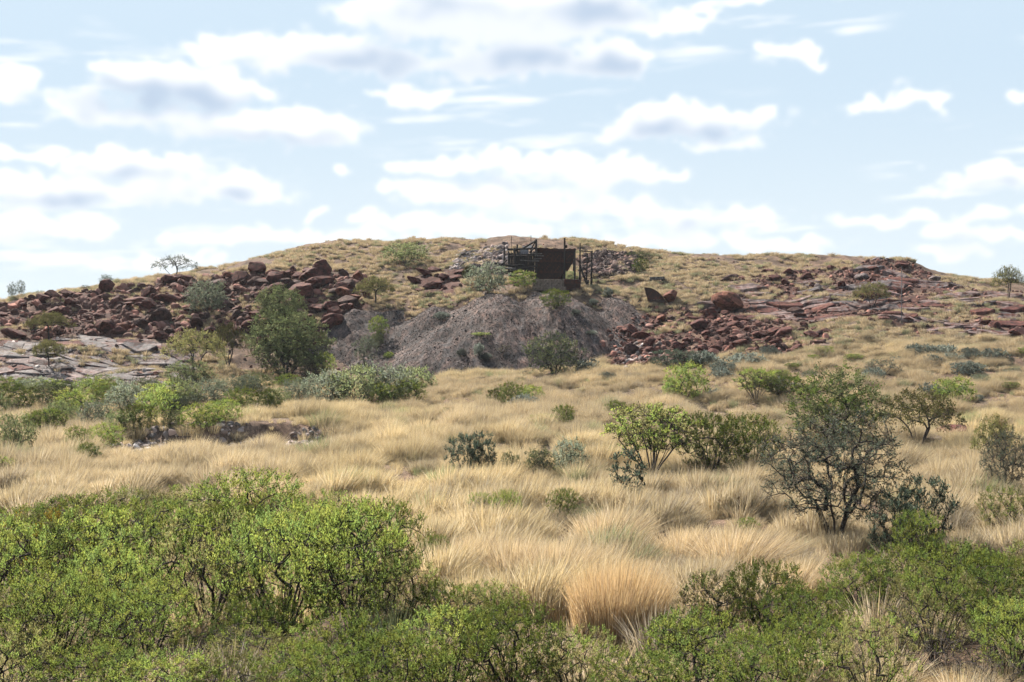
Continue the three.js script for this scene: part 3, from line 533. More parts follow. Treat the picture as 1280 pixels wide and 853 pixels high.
const KIND = {
  shrub: { h: 2.0, w: 2.3, crown: 0.1, shape: 'vase', stems: 13, splay: 0.5, clumps: 185, clumpR: 0.26, twigs: 8, leaves: 12, leaf: [0.046, 0.017], up: 1.3, fluff: 0.9, twigR: 0.0055, wood: 'dark', tints: TINT.lime, stemTop: 0.5, leafUp: 0.55, arch: 0.02, bare: 0.04 },
  shrubDull: { h: 2.0, w: 2.3, crown: 0.12, shape: 'vase', stems: 13, splay: 0.5, clumps: 170, clumpR: 0.26, twigs: 8, leaves: 11, leaf: [0.046, 0.016], up: 1.3, fluff: 0.9, twigR: 0.0055, wood: 'dark', tints: [...TINT.lime.slice(0, 2), ...TINT.olive], stemTop: 0.5, leafUp: 0.55, arch: 0.02, bare: 0.1 },
  yellowing: { h: 2.0, w: 2.3, crown: 0.22, shape: 'vase', stems: 13, splay: 0.5, clumps: 140, clumpR: 0.27, twigs: 7, leaves: 11, leaf: [0.046, 0.017], up: 1.3, fluff: 0.9, twigR: 0.0055, wood: 'dark', tints: [...TINT.lime, ...TINT.olive, [0.62, 0.44, 0.06]], stemTop: 0.5, leafUp: 0.55, arch: 0.02, bare: 0.06 },
  dead: { h: 1.2, w: 1.8, crown: 0.1, shape: 'vase', stems: 14, splay: 0.6, clumps: 80, clumpR: 0.28, twigs: 6, leaves: 2, leaf: [0.05, 0.02], up: 0.6, twigR: 0.005, wood: 'grey', tints: TINT.olive, stemTop: 0.4, bare: 0.8, twigWood: true },
  bush: { h: 1.6, w: 2.4, crown: 0.04, shape: 'round', stems: 7, splay: 0.4, clumps: 100, clumpR: 0.28, twigs: 8, leaves: 7, leaf: [0.085, 0.034], up: 0.6, twigR: 0.006, wood: 'dark', tints: TINT.green, stemTop: 0.3 },
  brightBush: { h: 1.6, w: 2.4, crown: 0.03, shape: 'round', stems: 7, splay: 0.4, clumps: 95, clumpR: 0.27, twigs: 8, leaves: 7, leaf: [0.085, 0.034], up: 0.7, twigR: 0.006, wood: 'dark', tints: TINT.lime, stemTop: 0.3 },
  greyBush: { h: 1.6, w: 2.4, crown: 0.03, shape: 'round', stems: 7, splay: 0.4, clumps: 95, clumpR: 0.3, twigs: 8, leaves: 7, leaf: [0.09, 0.036], up: 0.5, twigR: 0.006, wood: 'grey', tints: TINT.grey, stemTop: 0.3 },
  twiggy: { h: 1.9, w: 2.4, crown: 0.4, shape: 'vase', stems: 14, splay: 0.7, clumps: 120, clumpR: 0.26, twigs: 9, leaves: 9, leaf: [0.07, 0.027], up: 0.8, twigR: 0.007, wood: 'grey', tints: [...TINT.lime.slice(0, 2), ...TINT.olive.slice(0, 1)], stemTop: 0.55, bare: 0.16, twigWood: true },
  brightTree: { h: 5, w: 5, crown: 0.1, shape: 'round', stems: 3, splay: 0.6, clumps: 170, clumpR: 0.55, twigs: 11, leaves: 9, leaf: [0.13, 0.05], up: 0.3, twigR: 0.011, wood: 'dark', tints: [...TINT.green, TINT.lime[1], TINT.lime[3]], stemTop: 0.3 },
  tree: { h: 5, w: 5, crown: 0.1, shape: 'round', stems: 4, splay: 0.9, clumps: 170, clumpR: 0.55, twigs: 11, leaves: 9, leaf: [0.15, 0.058], up: 0.25, twigR: 0.011, wood: 'dark', tints: TINT.green, stemTop: 0.3 },
  darkTree: { h: 4, w: 5, crown: 0.08, shape: 'round', stems: 4, splay: 0.7, clumps: 130, clumpR: 0.5, twigs: 10, leaves: 7, leaf: [0.15, 0.058], up: 0.25, twigR: 0.011, wood: 'dark', tints: [...TINT.dark, ...TINT.green], stemTop: 0.3 },
  umbrella: { h: 3, w: 4, crown: 0.34, shape: 'umbrella', stems: 1, splay: 0.15, clumps: 80, clumpR: 0.44, twigs: 9, leaves: 8, leaf: [0.14, 0.05], up: 0.35, twigR: 0.011, wood: 'dark', tints: TINT.olive, stemTop: 0.45 },
  open: { h: 4, w: 5.4, crown: 0.3, shape: 'umbrella', stems: 4, splay: 0.7, clumps: 95, clumpR: 0.48, twigs: 10, leaves: 8, leaf: [0.135, 0.05], up: 0.3, twigR: 0.012, wood: 'dark', tints: TINT.olive, stemTop: 0.35 },
  acacia: { h: 4.4, w: 5, crown: 0.2, shape: 'round', shell: 0.3, stems: 4, splay: 0.85, clumps: 220, clumpR: 0.38, twigs: 9, leaves: 9, leaf: [0.085, 0.032], up: 0.15, twigR: 0.0115, pipe: 0.45, wood: 'dark', tints: TINT.dusk, stemTop: 0.33, bare: 0.06, twigWood: true },
  spiky: { h: 2, w: 2.4, crown: 0.08, shape: 'vase', stems: 9, splay: 0.5, clumps: 60, clumpR: 0.3, twigs: 9, leaves: 7, leaf: [0.12, 0.034], up: 0.5, twigR: 0.008, wood: 'dark', tints: TINT.teal, stemTop: 0.4, twigWood: true, fluff: 0.8 },
  wispy: { h: 3, w: 2.2, crown: 0.25, shape: 'round', stems: 2, splay: 0.2, clumps: 46, clumpR: 0.4, twigs: 8, leaves: 6, leaf: [0.15, 0.05], up: 0.2, twigR: 0.01, wood: 'grey', tints: TINT.grey, stemTop: 0.35 },
  bony: { h: 3, w: 4.6, crown: 0.3, shape: 'umbrella', stems: 4, splay: 0.8, clumps: 60, clumpR: 0.4, twigs: 7, leaves: 4, leaf: [0.15, 0.05], up: 0.2, twigR: 0.013, wood: 'grey', tints: TINT.grey, stemTop: 0.35, bare: 0.2, twigWood: true },
  salt: { h: 0.8, w: 1.8, crown: 0, shape: 'round', stems: 8, splay: 0.4, clumps: 60, clumpR: 0.22, twigs: 8, leaves: 6, leaf: [0.09, 0.045], up: 0.45, twigR: 0.005, wood: 'grey', tints: TINT.blue, stemTop: 0.3 },
  sapling: { h: 1.8, w: 1.3, crown: 0.12, shape: 'round', stems: 2, splay: 0.12, clumps: 34, clumpR: 0.2, twigs: 7, leaves: 6, leaf: [0.1, 0.04], up: 0.2, twigR: 0.007, wood: 'dark', tints: TINT.teal, stemTop: 0.5, twigWood: true },
};
const grown = new Map(), plantRandom = rng(909);
function prototype(kind, variant) { const key = kind + variant; if (!grown.has(key)) grown.set(key, growPlant(KIND[kind], 1000 + [...key].reduce((s, c) => s * 31 + c.charCodeAt(0), 7) % 9000)); return grown.get(key); }
/* px, py: where its foot is seen; w, h: size in that picture's pixels */
function plant(name, label, category, kind, variant, px, py, w, h, group, d) {
  const g = prototype(kind, variant), q = d ? standing(px, d) : ground(px, py), sunk = !d && q.z > -86 && !/thicket/.test(name) ? 0.3 * F / -q.z : 0, p = sunk ? ground(px, py + sunk) : q, k = -p.z / F, o = new THREE.Group();
  o.position.copy(p); o.position.y -= 0.03; o.rotation.y = plantRandom() * 6.28;
  h += sunk; o.scale.set(w * k / g.o.w, h * k / g.o.h, w * k / g.o.w);
  top(o, name, label, category, group);
  const tree = /tree/.test(name);
  part(tree ? 'trunk' : 'stems', g.wood, WOOD[g.o.wood], o); part(tree ? 'crown' : 'foliage', g.leaves, LEAF, o);
  return o;
}
// trees and shrubs of the hill
plant('tree', 'thin leafless looking grey tree alone on the skyline above the ledge', 'tree', 'bony', 1, 219, 349, 52, 34, null, 127);
plant('sapling_tree', 'small sparse sapling on the far end of the skyline ledge', 'tree', 'wispy', 1, 15, 380, 13, 22, 'saplings at the end of the ledge', 120);
plant('sapling_tree', 'small sparse sapling on the far end of the skyline ledge', 'tree', 'wispy', 2, 26, 380, 11, 22, 'saplings at the end of the ledge', 121);
plant('shrub', 'faint rounded shrub peeping over the ledge on the skyline', 'shrub', 'greyBush', 1, 50, 376, 17, 10, null, 132);
plant('shrub', 'small upright green shrub on the skyline of the ledge', 'shrub', 'wispy', 3, 132, 366, 17, 18, null, 126);
plant('shrub', 'tiny twiggy grey shrub on the skyline of the ledge', 'shrub', 'bony', 2, 106, 366, 14, 10, null, 127);
plant('shrub', 'rounded grey green shrub among the red boulders of the ledge', 'shrub', 'greyBush', 2, 258, 393, 56, 42);
plant('umbrella_tree', 'flat topped olive tree standing above the grey slabs', 'tree', 'umbrella', 1, 61, 424, 52, 36);
plant('umbrella_tree', 'smaller olive umbrella tree growing out of the grey slabs', 'tree', 'umbrella', 2, 61, 460, 40, 36);
plant('tree', 'open yellow green tree with several dark stems beside the slabs', 'tree', 'open', 1, 243, 470, 76, 62);
plant('tree', 'open light green tree leaning beside the large dense tree', 'tree', 'open', 2, 285, 462, 52, 62);
plant('tree', 'large dense rounded green tree at the foot of the ledge', 'tree', 'tree', 2, 357, 474, 106, 84);
plant('tree', 'green tree crown rising behind the large dense tree', 'tree', 'tree', 1, 350, 424, 62, 56, null, 109.5);
plant('bush', 'small bright green bush beside the large dense tree', 'bush', 'brightBush', 1, 406, 470, 30, 28);
plant('bush', 'small dark bush between the large dense tree and the heap', 'bush', 'darkTree', 1, 390, 473, 34, 32);
plant('umbrella_tree', 'small umbrella tree on the pale ground above the heap', 'tree', 'umbrella', 3, 469, 382, 46, 38);
plant('bush', 'wide flat topped green bush on the upper slope of the hill', 'bush', 'bush', 1, 507, 331, 64, 26);
plant('bush', 'pale green bush high on the flank of the heap', 'bush', 'brightBush', 2, 473, 420, 27, 24);
plant('bush', 'dark green bush under the pale bush on the heap', 'bush', 'bush', 2, 472, 436, 20, 18);
plant('tree', 'slender pale wispy tree low on the flank of the heap', 'tree', 'wispy', 4, 457, 465, 30, 44);
plant('tree', 'very small dark tree beside the large grey shrub on the pad', 'tree', 'umbrella', 1, 585, 357, 15, 27);
plant('shrub', 'large grey green shrub on the pad beside the ruin', 'shrub', 'greyBush', 3, 611, 368, 52, 38);
plant('bush', 'rounded light green bush in front of the ruin framework', 'bush', 'brightBush', 3, 654, 356, 34, 22, null, 112.6);
plant('bush', 'yellow green bush on the brow of the spoil heap', 'bush', 'brightBush', 4, 695, 388, 40, 24);
plant('bush', 'dark bush growing under the open side of the ore bin', 'bush', 'bush', 3, 712, 349, 22, 18, null, 117.2);
plant('bush', 'bright green bush in the grass above the rusty plate', 'bush', 'brightBush', 5, 801, 343, 22, 19);
plant('shrub', 'low dark mound of brush behind the bright bush', 'shrub', 'darkTree', 2, 800, 327, 38, 12);
plant('tree', 'dark rounded tree with open crown at the foot of the heap', 'tree', 'darkTree', 3, 693, 474, 72, 56);
plant('bush', 'olive green bush in dry grass below the rubble band', 'bush', 'brightBush', 1, 857, 496, 56, 40);
plant('shrub', 'spreading dark blue green shrub at the foot of the rubble band', 'shrub', 'spiky', 1, 838, 464, 56, 26, 'dark shrubs below the rubble band');
plant('shrub', 'spreading dark blue green shrub at the foot of the rubble band', 'shrub', 'spiky', 2, 868, 463, 46, 24, 'dark shrubs below the rubble band');
plant('tree', 'small light green tree growing on the pinkish slabs', 'tree', 'open', 3, 1091, 387, 48, 36);
plant('tree', 'dark gappy tree on the skyline at the end of the slabs', 'tree', 'open', 4, 1261, 376, 42, 46);
plant('shrub', 'sprawling olive shrub in the upper grass field', 'shrub', 'twiggy', 1, 945, 498, 58, 36, 'olive shrubs in the upper field');
plant('shrub', 'sprawling olive shrub in the upper grass field', 'shrub', 'twiggy', 2, 978, 503, 50, 32, 'olive shrubs in the upper field');
plant('shrub', 'brown half bare shrub in the upper grass field', 'shrub', 'bony', 3, 1103, 474, 46, 28);
plant('bush', 'bright rounded bush behind the spreading tree', 'bush', 'brightBush', 2, 1192, 503, 52, 30);
plant('tree', 'large rounded dense tree behind the gnarled acacia', 'tree', 'brightTree', 3, 1046, 562, 124, 98);
plant('tree', 'spreading green tree over the low red rock', 'tree', 'open', 1, 1148, 556, 104, 74);
plant('tree', 'light green tree rising behind the grey tree at the grass edge', 'tree', 'open', 2, 1242, 585, 54, 70);
plant('tree', 'sparse grey tree at the edge of the golden grass', 'tree', 'acacia', 2, 1258, 618, 64, 78);
plant('acacia_tree', 'gnarled dark stemmed acacia with sparse grey foliage in the golden grass', 'tree', 'acacia', 1, 1046, 668, 182, 150);
plant('shrub', 'spiky grey green shrub crowding the foot of the acacia', 'shrub', 'spiky', 3, 1114, 686, 62, 68);
plant('shrub', 'spiky grey green shrub with bright shoots beside the acacia', 'shrub', 'spiky', 4, 1158, 682, 72, 84);
plant('bush', 'bright bush at the foot of the spiky shrub', 'bush', 'shrub', 3, 1148, 696, 70, 56);
plant('sapling_tree', 'small dark sapling standing alone in the golden grass', 'tree', 'sapling', 1, 785, 630, 46, 72);
plant('shrub', 'blue green shrub of upright sprays in the middle of the grass', 'shrub', 'spiky', 5, 580, 590, 44, 46, 'blue green shrubs in the grass');
plant('shrub', 'blue green shrub of upright sprays in the middle of the grass', 'shrub', 'spiky', 6, 604, 590, 40, 48, 'blue green shrubs in the grass');
plant('shrub', 'low green shrub at the end of the blue green pair', 'shrub', 'bush', 4, 638, 588, 28, 22);
plant('shrub', 'rounded olive shrub with bare twigs beside the blue green pair', 'shrub', 'darkTree', 4, 676, 592, 40, 34);
plant('shrub', 'rounded grey green shrub with a gap beside the twiggy bush', 'shrub', 'greyBush', 4, 712, 590, 46, 44);
plant('bush', 'large bush with green top and bare grey twigs below', 'bush', 'twiggy', 3, 815, 590, 108, 82);
plant('bush', 'leafy bright green bush next to the twiggy bush', 'bush', 'shrub', 1, 890, 590, 92, 72, 'bright bushes next to the twiggy bush');
plant('bush', 'leafy bright green bush next to the twiggy bush', 'bush', 'shrub', 2, 938, 592, 88, 72, 'bright bushes next to the twiggy bush');
plant('bush', 'olive yellow bush at the edge of the golden grass', 'bush', 'shrubDull', 1, 1258, 664, 76, 54);
for (const [px, py, w, h, k] of [[704, 529, 32, 22, 1], [770, 520, 34, 18, 2], [640, 503, 34, 24, 3], [664, 500, 36, 18, 4], [620, 500, 26, 14, 5], [840, 492, 26, 18, 2], [1030, 445, 26, 12, 3]]) plant('bush', 'small light green bush dotted in the upper grass field', 'bush', 'brightBush', k, px, py, w, h, 'light green bushes in the upper field');
for (const [px, py, w, h, k] of [[655, 508, 38, 14, 1], [735, 470, 34, 18, 2], [880, 464, 44, 22, 3], [905, 470, 36, 18, 1], [962, 448, 28, 14, 2], [1150, 448, 46, 16, 3], [1180, 446, 36, 14, 1], [1240, 452, 36, 14, 2], [1210, 470, 46, 16, 3], [760, 478, 26, 12, 1], [930, 460, 50, 16, 2], [1212, 446, 26, 10, 3], [552, 400, 20, 9, 1], [760, 372, 12, 10, 2]]) plant('saltbush', 'pale blue grey saltbush in the dry slope below the rocks', 'shrub', 'salt', k, px, py, w, h, 'saltbushes on the dry slope');
for (const [px, py, w, h, k] of [[18, 566, 58, 46, 1], [60, 548, 50, 36, 2]]) plant('bush', k === 1 ? 'dense dark green round bush at the edge of the dry grass' : 'half bare brown twigged bush beside the dense round bush', 'bush', k === 1 ? 'bush' : 'twiggy', k, px, py, w, h);
scatter(area([[890, 500], [905, 462], [1000, 444], [1130, 440], [1290, 446], [1290, 500], [1100, 500]]), 34, 611, 1.5, (x, z, R, k) => {
  const kind = ['salt', 'twiggy', 'greyBush', 'salt'][k % 4], c = ['pale blue grey', 'olive half bare', 'grey green', 'pale blue grey'][k % 4], d = -z, w = (0.7 + R() * 0.9) * F / d;
  plant('low_shrub', c + ' low shrub scattered over the upper grass slope', 'shrub', kind, 1 + (k % 3), 640 + F * x / d, 0, w, w * (0.35 + R() * 0.25), c + ' shrubs of the upper slope', d);
});
const valley = [[20, 510, 62, 28, 'brightBush'], [70, 508, 56, 30, 'bush'], [112, 500, 50, 26, 'brightBush'], [125, 488, 58, 18, 'bush'], [158, 512, 50, 34, 'greyBush'], [196, 524, 56, 36, 'brightBush'], [120, 532, 44, 32, 'greyBush'], [150, 540, 44, 26, 'bush'], [98, 562, 36, 28, 'brightBush'], [134, 556, 44, 26, 'brightBush'], [232, 508, 50, 32, 'bush'], [236, 486, 58, 34, 'bush'], [262, 505, 56, 32, 'greyBush'], [300, 512, 46, 26, 'brightBush'], [334, 516, 36, 28, 'brightBush'], [252, 534, 56, 26, 'brightBush'], [318, 494, 44, 26, 'bush'], [372, 500, 44, 26, 'greyBush'], [345, 505, 40, 18, 'bush'], [412, 502, 62, 38, 'greyBush'], [446, 503, 70, 44, 'bush'], [484, 500, 72, 46, 'greyBush'], [518, 494, 54, 34, 'bush'], [480, 504, 36, 24, 'brightBush'], [512, 502, 46, 26, 'brightBush'], [40, 490, 50, 18, 'greyBush'], [-20, 520, 60, 34, 'bush'], [5, 590, 30, 18, 'brightBush'], [180, 495, 44, 22, 'bush'], [75, 528, 46, 26, 'bush'], [215, 532, 30, 16, 'bush'], [48, 540, 46, 26, 'brightBush'], [92, 518, 54, 30, 'brightBush'], [138, 506, 54, 26, 'brightBush'], [172, 538, 50, 30, 'brightBush'], [205, 508, 54, 30, 'brightBush'], [228, 520, 50, 28, 'greyBush'], [278, 522, 46, 22, 'brightBush'], [302, 498, 50, 28, 'greyBush'], [8, 492, 60, 20, 'brightBush'], [60, 492, 50, 18, 'brightBush'], [360, 490, 40, 22, 'brightBush'], [110, 575, 34, 20, 'brightBush']];
valley.forEach(([px, py, w, h, kind], i) => { const c = { brightBush: 'bright green', bush: 'mid green', greyBush: 'grey green' }[kind]; plant('valley_bush', c + ' bush in the belt of bushes below the slabs and heap', 'bush', kind, 1 + (i * 3) % 5, px, py, w, h, c + ' bushes below the slabs'); });
for (const [px, py, w, h, k] of [[600, 642, 40, 24, 1], [632, 655, 46, 40, 2], [706, 648, 46, 36, 3], [560, 520, 26, 10, 4], [680, 530, 50, 12, 5], [990, 640, 24, 14, 1], [935, 664, 30, 16, 3]]) plant('shoots', 'low green shoots coming up through the golden grass', 'plant', 'shrub', k, px, py, w, h, 'green shoots in the grass');
for (const [px, py, w, h, kind, c] of [[577, 448, 12, 10, 'salt', 'pale grey'], [598, 446, 14, 16, 'salt', 'pale grey'], [608, 451, 14, 9, 'salt', 'pale grey'], [630, 443, 24, 11, 'dead', 'dry leafless'], [602, 421, 26, 4, 'brightBush', 'light green'], [720, 395, 12, 7, 'salt', 'pale grey'], [742, 384, 12, 8, 'salt', 'pale grey'], [486, 448, 14, 8, 'brightBush', 'light green'], [655, 470, 18, 8, 'dead', 'dry leafless'], [575, 470, 22, 10, 'dead', 'dry leafless'], [600, 478, 18, 8, 'dead', 'dry leafless'], [740, 420, 14, 6, 'salt', 'pale grey']]) plant('weed', c + ' weed rooted in the face of the spoil heap', 'weed', kind, 1, px, py, w, h, c + ' weeds of the spoil heap');
// the thicket in front
const thicket = [[-12, 792, 150, 140], [58, 770, 140, 128], [30, 708, 130, 74], [98, 706, 130, 84], [160, 698, 130, 86], [118, 764, 150, 122], [196, 742, 140, 116], [240, 692, 120, 82], [312, 696, 150, 106], [286, 742, 140, 110], [262, 800, 160, 162], [352, 812, 170, 168], [384, 740, 130, 110], [406, 694, 90, 78], [440, 792, 160, 160], [476, 742, 120, 112], [502, 800, 120, 104], [70, 846, 150, 130], [180, 850, 160, 120], [330, 878, 150, 90], [430, 890, 150, 120], [556, 812, 110, 82], [612, 822, 110, 90], [560, 880, 140, 118], [640, 885, 150, 130], [720, 885, 130, 100], [800, 895, 130, 78], [545, 720, 44, 50], [5, 905, 150, 118], [110, 912, 150, 96], [210, 915, 150, 88], [285, 912, 130, 92], [380, 905, 140, 96], [500, 900, 140, 110], [30, 846, 120, 110], [140, 806, 130, 120], [316, 846, 130, 96]];
thicket.forEach(([px, py, w, h], i) => plant('thicket_shrub', (i === 1 ? 'yellow flecked' : i % 3 === 1 ? 'olive tinged' : 'bright green') + ' leafy shrub with dark stems in the dense thicket', 'shrub', i === 1 ? 'yellowing' : i % 3 === 1 ? 'shrubDull' : 'shrub', 1 + (i * 2) % 5, px, py, w, h, 'shrubs of the dense thicket'));
for (const [px, py, w, h] of [[30, 872, 110, 70], [130, 866, 110, 60], [220, 872, 110, 70], [300, 838, 90, 60], [150, 812, 90, 60], [245, 836, 90, 56], [480, 860, 90, 50], [1130, 812, 100, 60], [1190, 846, 110, 60], [1060, 838, 90, 50], [1245, 862, 90, 50]]) plant('dead_shrub', 'leafless grey shrub of tangled twigs under the green thicket', 'shrub', 'dead', 1 + (px % 3), px, py, w, h, 'leafless shrubs under the thicket');
const eastThicket = [[872, 886, 150, 120], [950, 892, 130, 100], [900, 800, 110, 80], [960, 800, 110, 96], [1010, 826, 120, 92], [1000, 880, 130, 110], [1090, 892, 120, 118], [1130, 772, 120, 88], [1075, 778, 100, 84], [1190, 790, 130, 110], [1168, 830, 120, 120], [1250, 810, 130, 110], [1270, 860, 120, 110], [1210, 760, 120, 70], [1290, 770, 110, 90], [850, 840, 90, 70]];
eastThicket.forEach(([px, py, w, h], i) => plant('thicket_shrub', (i % 4 === 2 ? 'olive tinged' : 'bright green') + ' leafy shrub in the thicket beyond the large grass tussock', 'shrub', i % 4 === 2 ? 'shrubDull' : 'shrub', 1 + (i * 3) % 5, px, py, w, h, 'shrubs beyond the large tussock'));

// ───────────────────────── dry grass ─────────────────────────
const STRAW = new THREE.MeshPhysicalMaterial({ color: 0xffffff, vertexColors: true, roughness: 0.95, transmission: 0.45, thickness: 0, specularIntensity: 0.4, side: THREE.DoubleSide });
const straws = [[0.58, 0.485, 0.285], [0.54, 0.44, 0.265], [0.61, 0.525, 0.34], [0.38, 0.305, 0.21], [0.62, 0.555, 0.415]];
function grassGeometry(blades, R0, h, spread, width, seed, lean = 0.12) {
  const R = rng(seed), pos = [], nor = [], col = [], idx = [];
  for (let i = 0; i < blades; i++) {
    const a = R() * 6.2832, q = Math.sqrt(R()), r = q * R0, x = Math.cos(a) * r, z = Math.sin(a) * r, L = h * (0.55 + R() * 0.5) * (1 - 0.2 * q), out = spread * q * (0.4 + R() * 0.9), a2 = a + (R() - 0.5) * 1.1;
    const dx = Math.cos(a2) * out + lean * (0.5 + R()), dz = Math.sin(a2) * out, f = R() * 6.2832, wx = Math.cos(f) * width, wz = Math.sin(f) * width, c = straws[Math.floor(R() * straws.length)], b = 0.8 + R() * 0.4, s = pos.length / 3;
    const at = (t) => [x + dx * Math.pow(t, 1.7) * L, L * (t - 0.22 * out * t * t), z + dz * Math.pow(t, 1.7) * L], p0 = [x, -0.06, z], p1 = at(0.55), p2 = at(1);
    pos.push(p0[0] - wx, p0[1], p0[2] - wz, p0[0] + wx, p0[1], p0[2] + wz, p1[0] - wx * 0.9, p1[1], p1[2] - wz * 0.9, p1[0] + wx * 0.9, p1[1], p1[2] + wz * 0.9, ...p2);
    for (let k = 0; k < 5; k++) { nor.push(-Math.sin(f), 0.15, Math.cos(f)); col.push(c[0] * b, c[1] * b, c[2] * b); }
    idx.push(s, s + 1, s + 3, s, s + 3, s + 2, s + 2, s + 3, s + 4);
  }
  const g = new THREE.BufferGeometry();
  g.setAttribute('position', new THREE.Float32BufferAttribute(pos, 3)); g.setAttribute('normal', new THREE.Float32BufferAttribute(nor, 3)); g.setAttribute('color', new THREE.Float32BufferAttribute(col, 3)); g.setIndex(idx);
  return g;
}
const CLUMPS = [grassGeometry(420, 0.42, 0.95, 0.85, 0.0055, 1), grassGeometry(380, 0.36, 1.0, 0.7, 0.0055, 2), grassGeometry(340, 0.46, 0.85, 1.0, 0.0055, 3)];
const NEAR = [grassGeometry(300, 0.34, 1.0, 0.7, 0.0085, 51), grassGeometry(280, 0.40, 0.9, 0.9, 0.0085, 52), grassGeometry(220, 0.28, 1.05, 0.5, 0.009, 53, 0.25)];
const TUFTS = [grassGeometry(110, 0.20, 0.75, 0.6, 0.006, 4), grassGeometry(90, 0.22, 0.62, 0.8, 0.006, 5)];
const HILLTUFTS = [grassGeometry(150, 0.26, 0.5, 0.9, 0.010, 6, 0.05), grassGeometry(120, 0.2, 0.6, 0.7, 0.010, 7, 0.08)];
function spread(name, label, shapes, list) {
  const m = new THREE.Matrix4(), q = new THREE.Quaternion(), up = new THREE.Vector3(0, 1, 0), c = new THREE.Color();
  shapes.forEach((g, s) => {
    const mine = list.filter((_, i) => i % shapes.length === s); if (!mine.length) return;
    const o = new THREE.InstancedMesh(g, STRAW, mine.length);
    mine.forEach(([x, z, sx, sy, r, t], k) => { o.setMatrixAt(k, m.compose(new THREE.Vector3(x, surface(x, z) - 0.02, z), q.setFromAxisAngle(up, r), new THREE.Vector3(sx, sy, sx))); o.setColorAt(k, c.setRGB(...t)); });
    top(o, name, label, 'grass', null, 'stuff');
  });
}
{
  const R = rng(4242), big = [], near = [], small = [], hill = [];
  const hue = (x, z, d) => {                            // patches of golden, pinkish brown and bleached grass
    const n = fbm(x * 0.16, z * 0.1, 3, 401), n2 = fbm(x * 0.6, z * 0.6, 2, 402), gold = sstep(0.38, 0.62, n), b = 0.86 + (n2 - 0.5) * 0.5 + (R() - 0.5) * 0.16;
    const rose = [0.95, 0.90, 0.86], yellow = [1.03, 0.97, 0.86], edge = (fbm(x * 0.3, z * 0.3, 3, 403) - 0.5) * 9, brown = inside(ZONE.upperField, x + edge, z + edge) ? 0.65 : 0;
    return [0, 1, 2].map((i) => lerp(lerp(rose[i], yellow[i], gold), [0.82, 0.75, 0.70][i], brown) * b);
  };
  const bare = (x, z) => inside(ZONE.bank, x, z) ? 0.9 : inside(ZONE.thicket, x, z) ? 0.88 : 0;
  for (let k = 0; k < 62000; k++) {
    const d = Math.sqrt(lerp(20 * 20, 98 * 98, R())), x = (R() * 2 - 1) * d * 0.47, z = -d;
    if (R() < bare(x, z)) continue;
    if (d > 86 && (rocky(x, z) || (inHeapBox(x, z) && heapHeight(x, z) > landHeight(x, z)))) continue;
    const thick = fbm(x * 0.62, z * 0.5, 3, 405), t = hue(x, z, d);
    const odd = R(); if (odd < 0.03) { t[0] *= 0.55; t[1] *= 0.75; t[2] *= 0.6; } else if (odd < 0.12) { t[0] *= 0.72; t[1] *= 0.74; t[2] *= 0.82; }
    const px = 640 + F * x / d, wet = px < 330 && d > 72;                     // the bushy hollow has little grass
    if (wet && R() < 0.7) continue;
    if (k % 4 === 0) { if (thick < lerp(0.42, 0.47, sstep(50, 75, d))) continue; const s = (0.5 + R() * 0.6 + sstep(0.5, 0.7, thick) * 0.5) * lerp(1, 0.72, sstep(55, 85, d)); (d < 50 ? near : big).push([x, z, s, s * (0.7 + thick * 0.5), (R() - 0.5) * 1.2, t]); }
    else { if (thick < lerp(0.40, 0.50, sstep(50, 75, d)) && R() < 0.82) continue; const s = (0.5 + R() * 0.7) * (0.6 + 0.7 * thick); small.push([x, z, s, s * (0.7 + R() * 0.5) * lerp(1, 0.75, sstep(60, 85, d)), (R() - 0.5) * 1.6, t]); }
  }
  for (let k = 0; k < 27000; k++) {
    const d = lerp(88, 150, R()), x = (R() * 2 - 1) * d * 0.47, z = -d;
    const cover = fbm(x * 0.14 + 3, z * 0.14, 3, 407) * 0.6 + fbm(x * 0.5, z * 0.5, 2, 408) * 0.4;
    if (inHeapBox(x, z) && heapHeight(x, z) > landHeight(x, z) - 0.05) continue;
    const rk = rocky(x, z), px = 640 + F * x / d;
    if (cover < (rk ? 0.585 : px < 330 && d < 112 ? 0.52 : px > 780 ? 0.42 : 0.495)) continue;
    const s = 0.5 + R() * 0.7, b = 0.68 + R() * 0.24, g = R() < 0.2; hill.push([x, z, s * 1.15, s * (0.5 + R() * 0.5), R() * 6.28, g ? [0.55 * b, 0.62 * b, 0.52 * b] : [0.9 * b, 0.83 * b, 0.78 * b]]);
  }
  spread('dry_grass', 'tall golden dry grass in rounded clumps across the plain', CLUMPS, big);
  spread('near_grass', 'coarse straw clumps with bleached stalks around the green thicket shrubs', NEAR, near);
  spread('fine_grass', 'fine straw coloured grass filling the plain between clumps', TUFTS, small);
  spread('hill_grass', 'short dry grass tufts scattered over the hill', HILLTUFTS, hill);
}
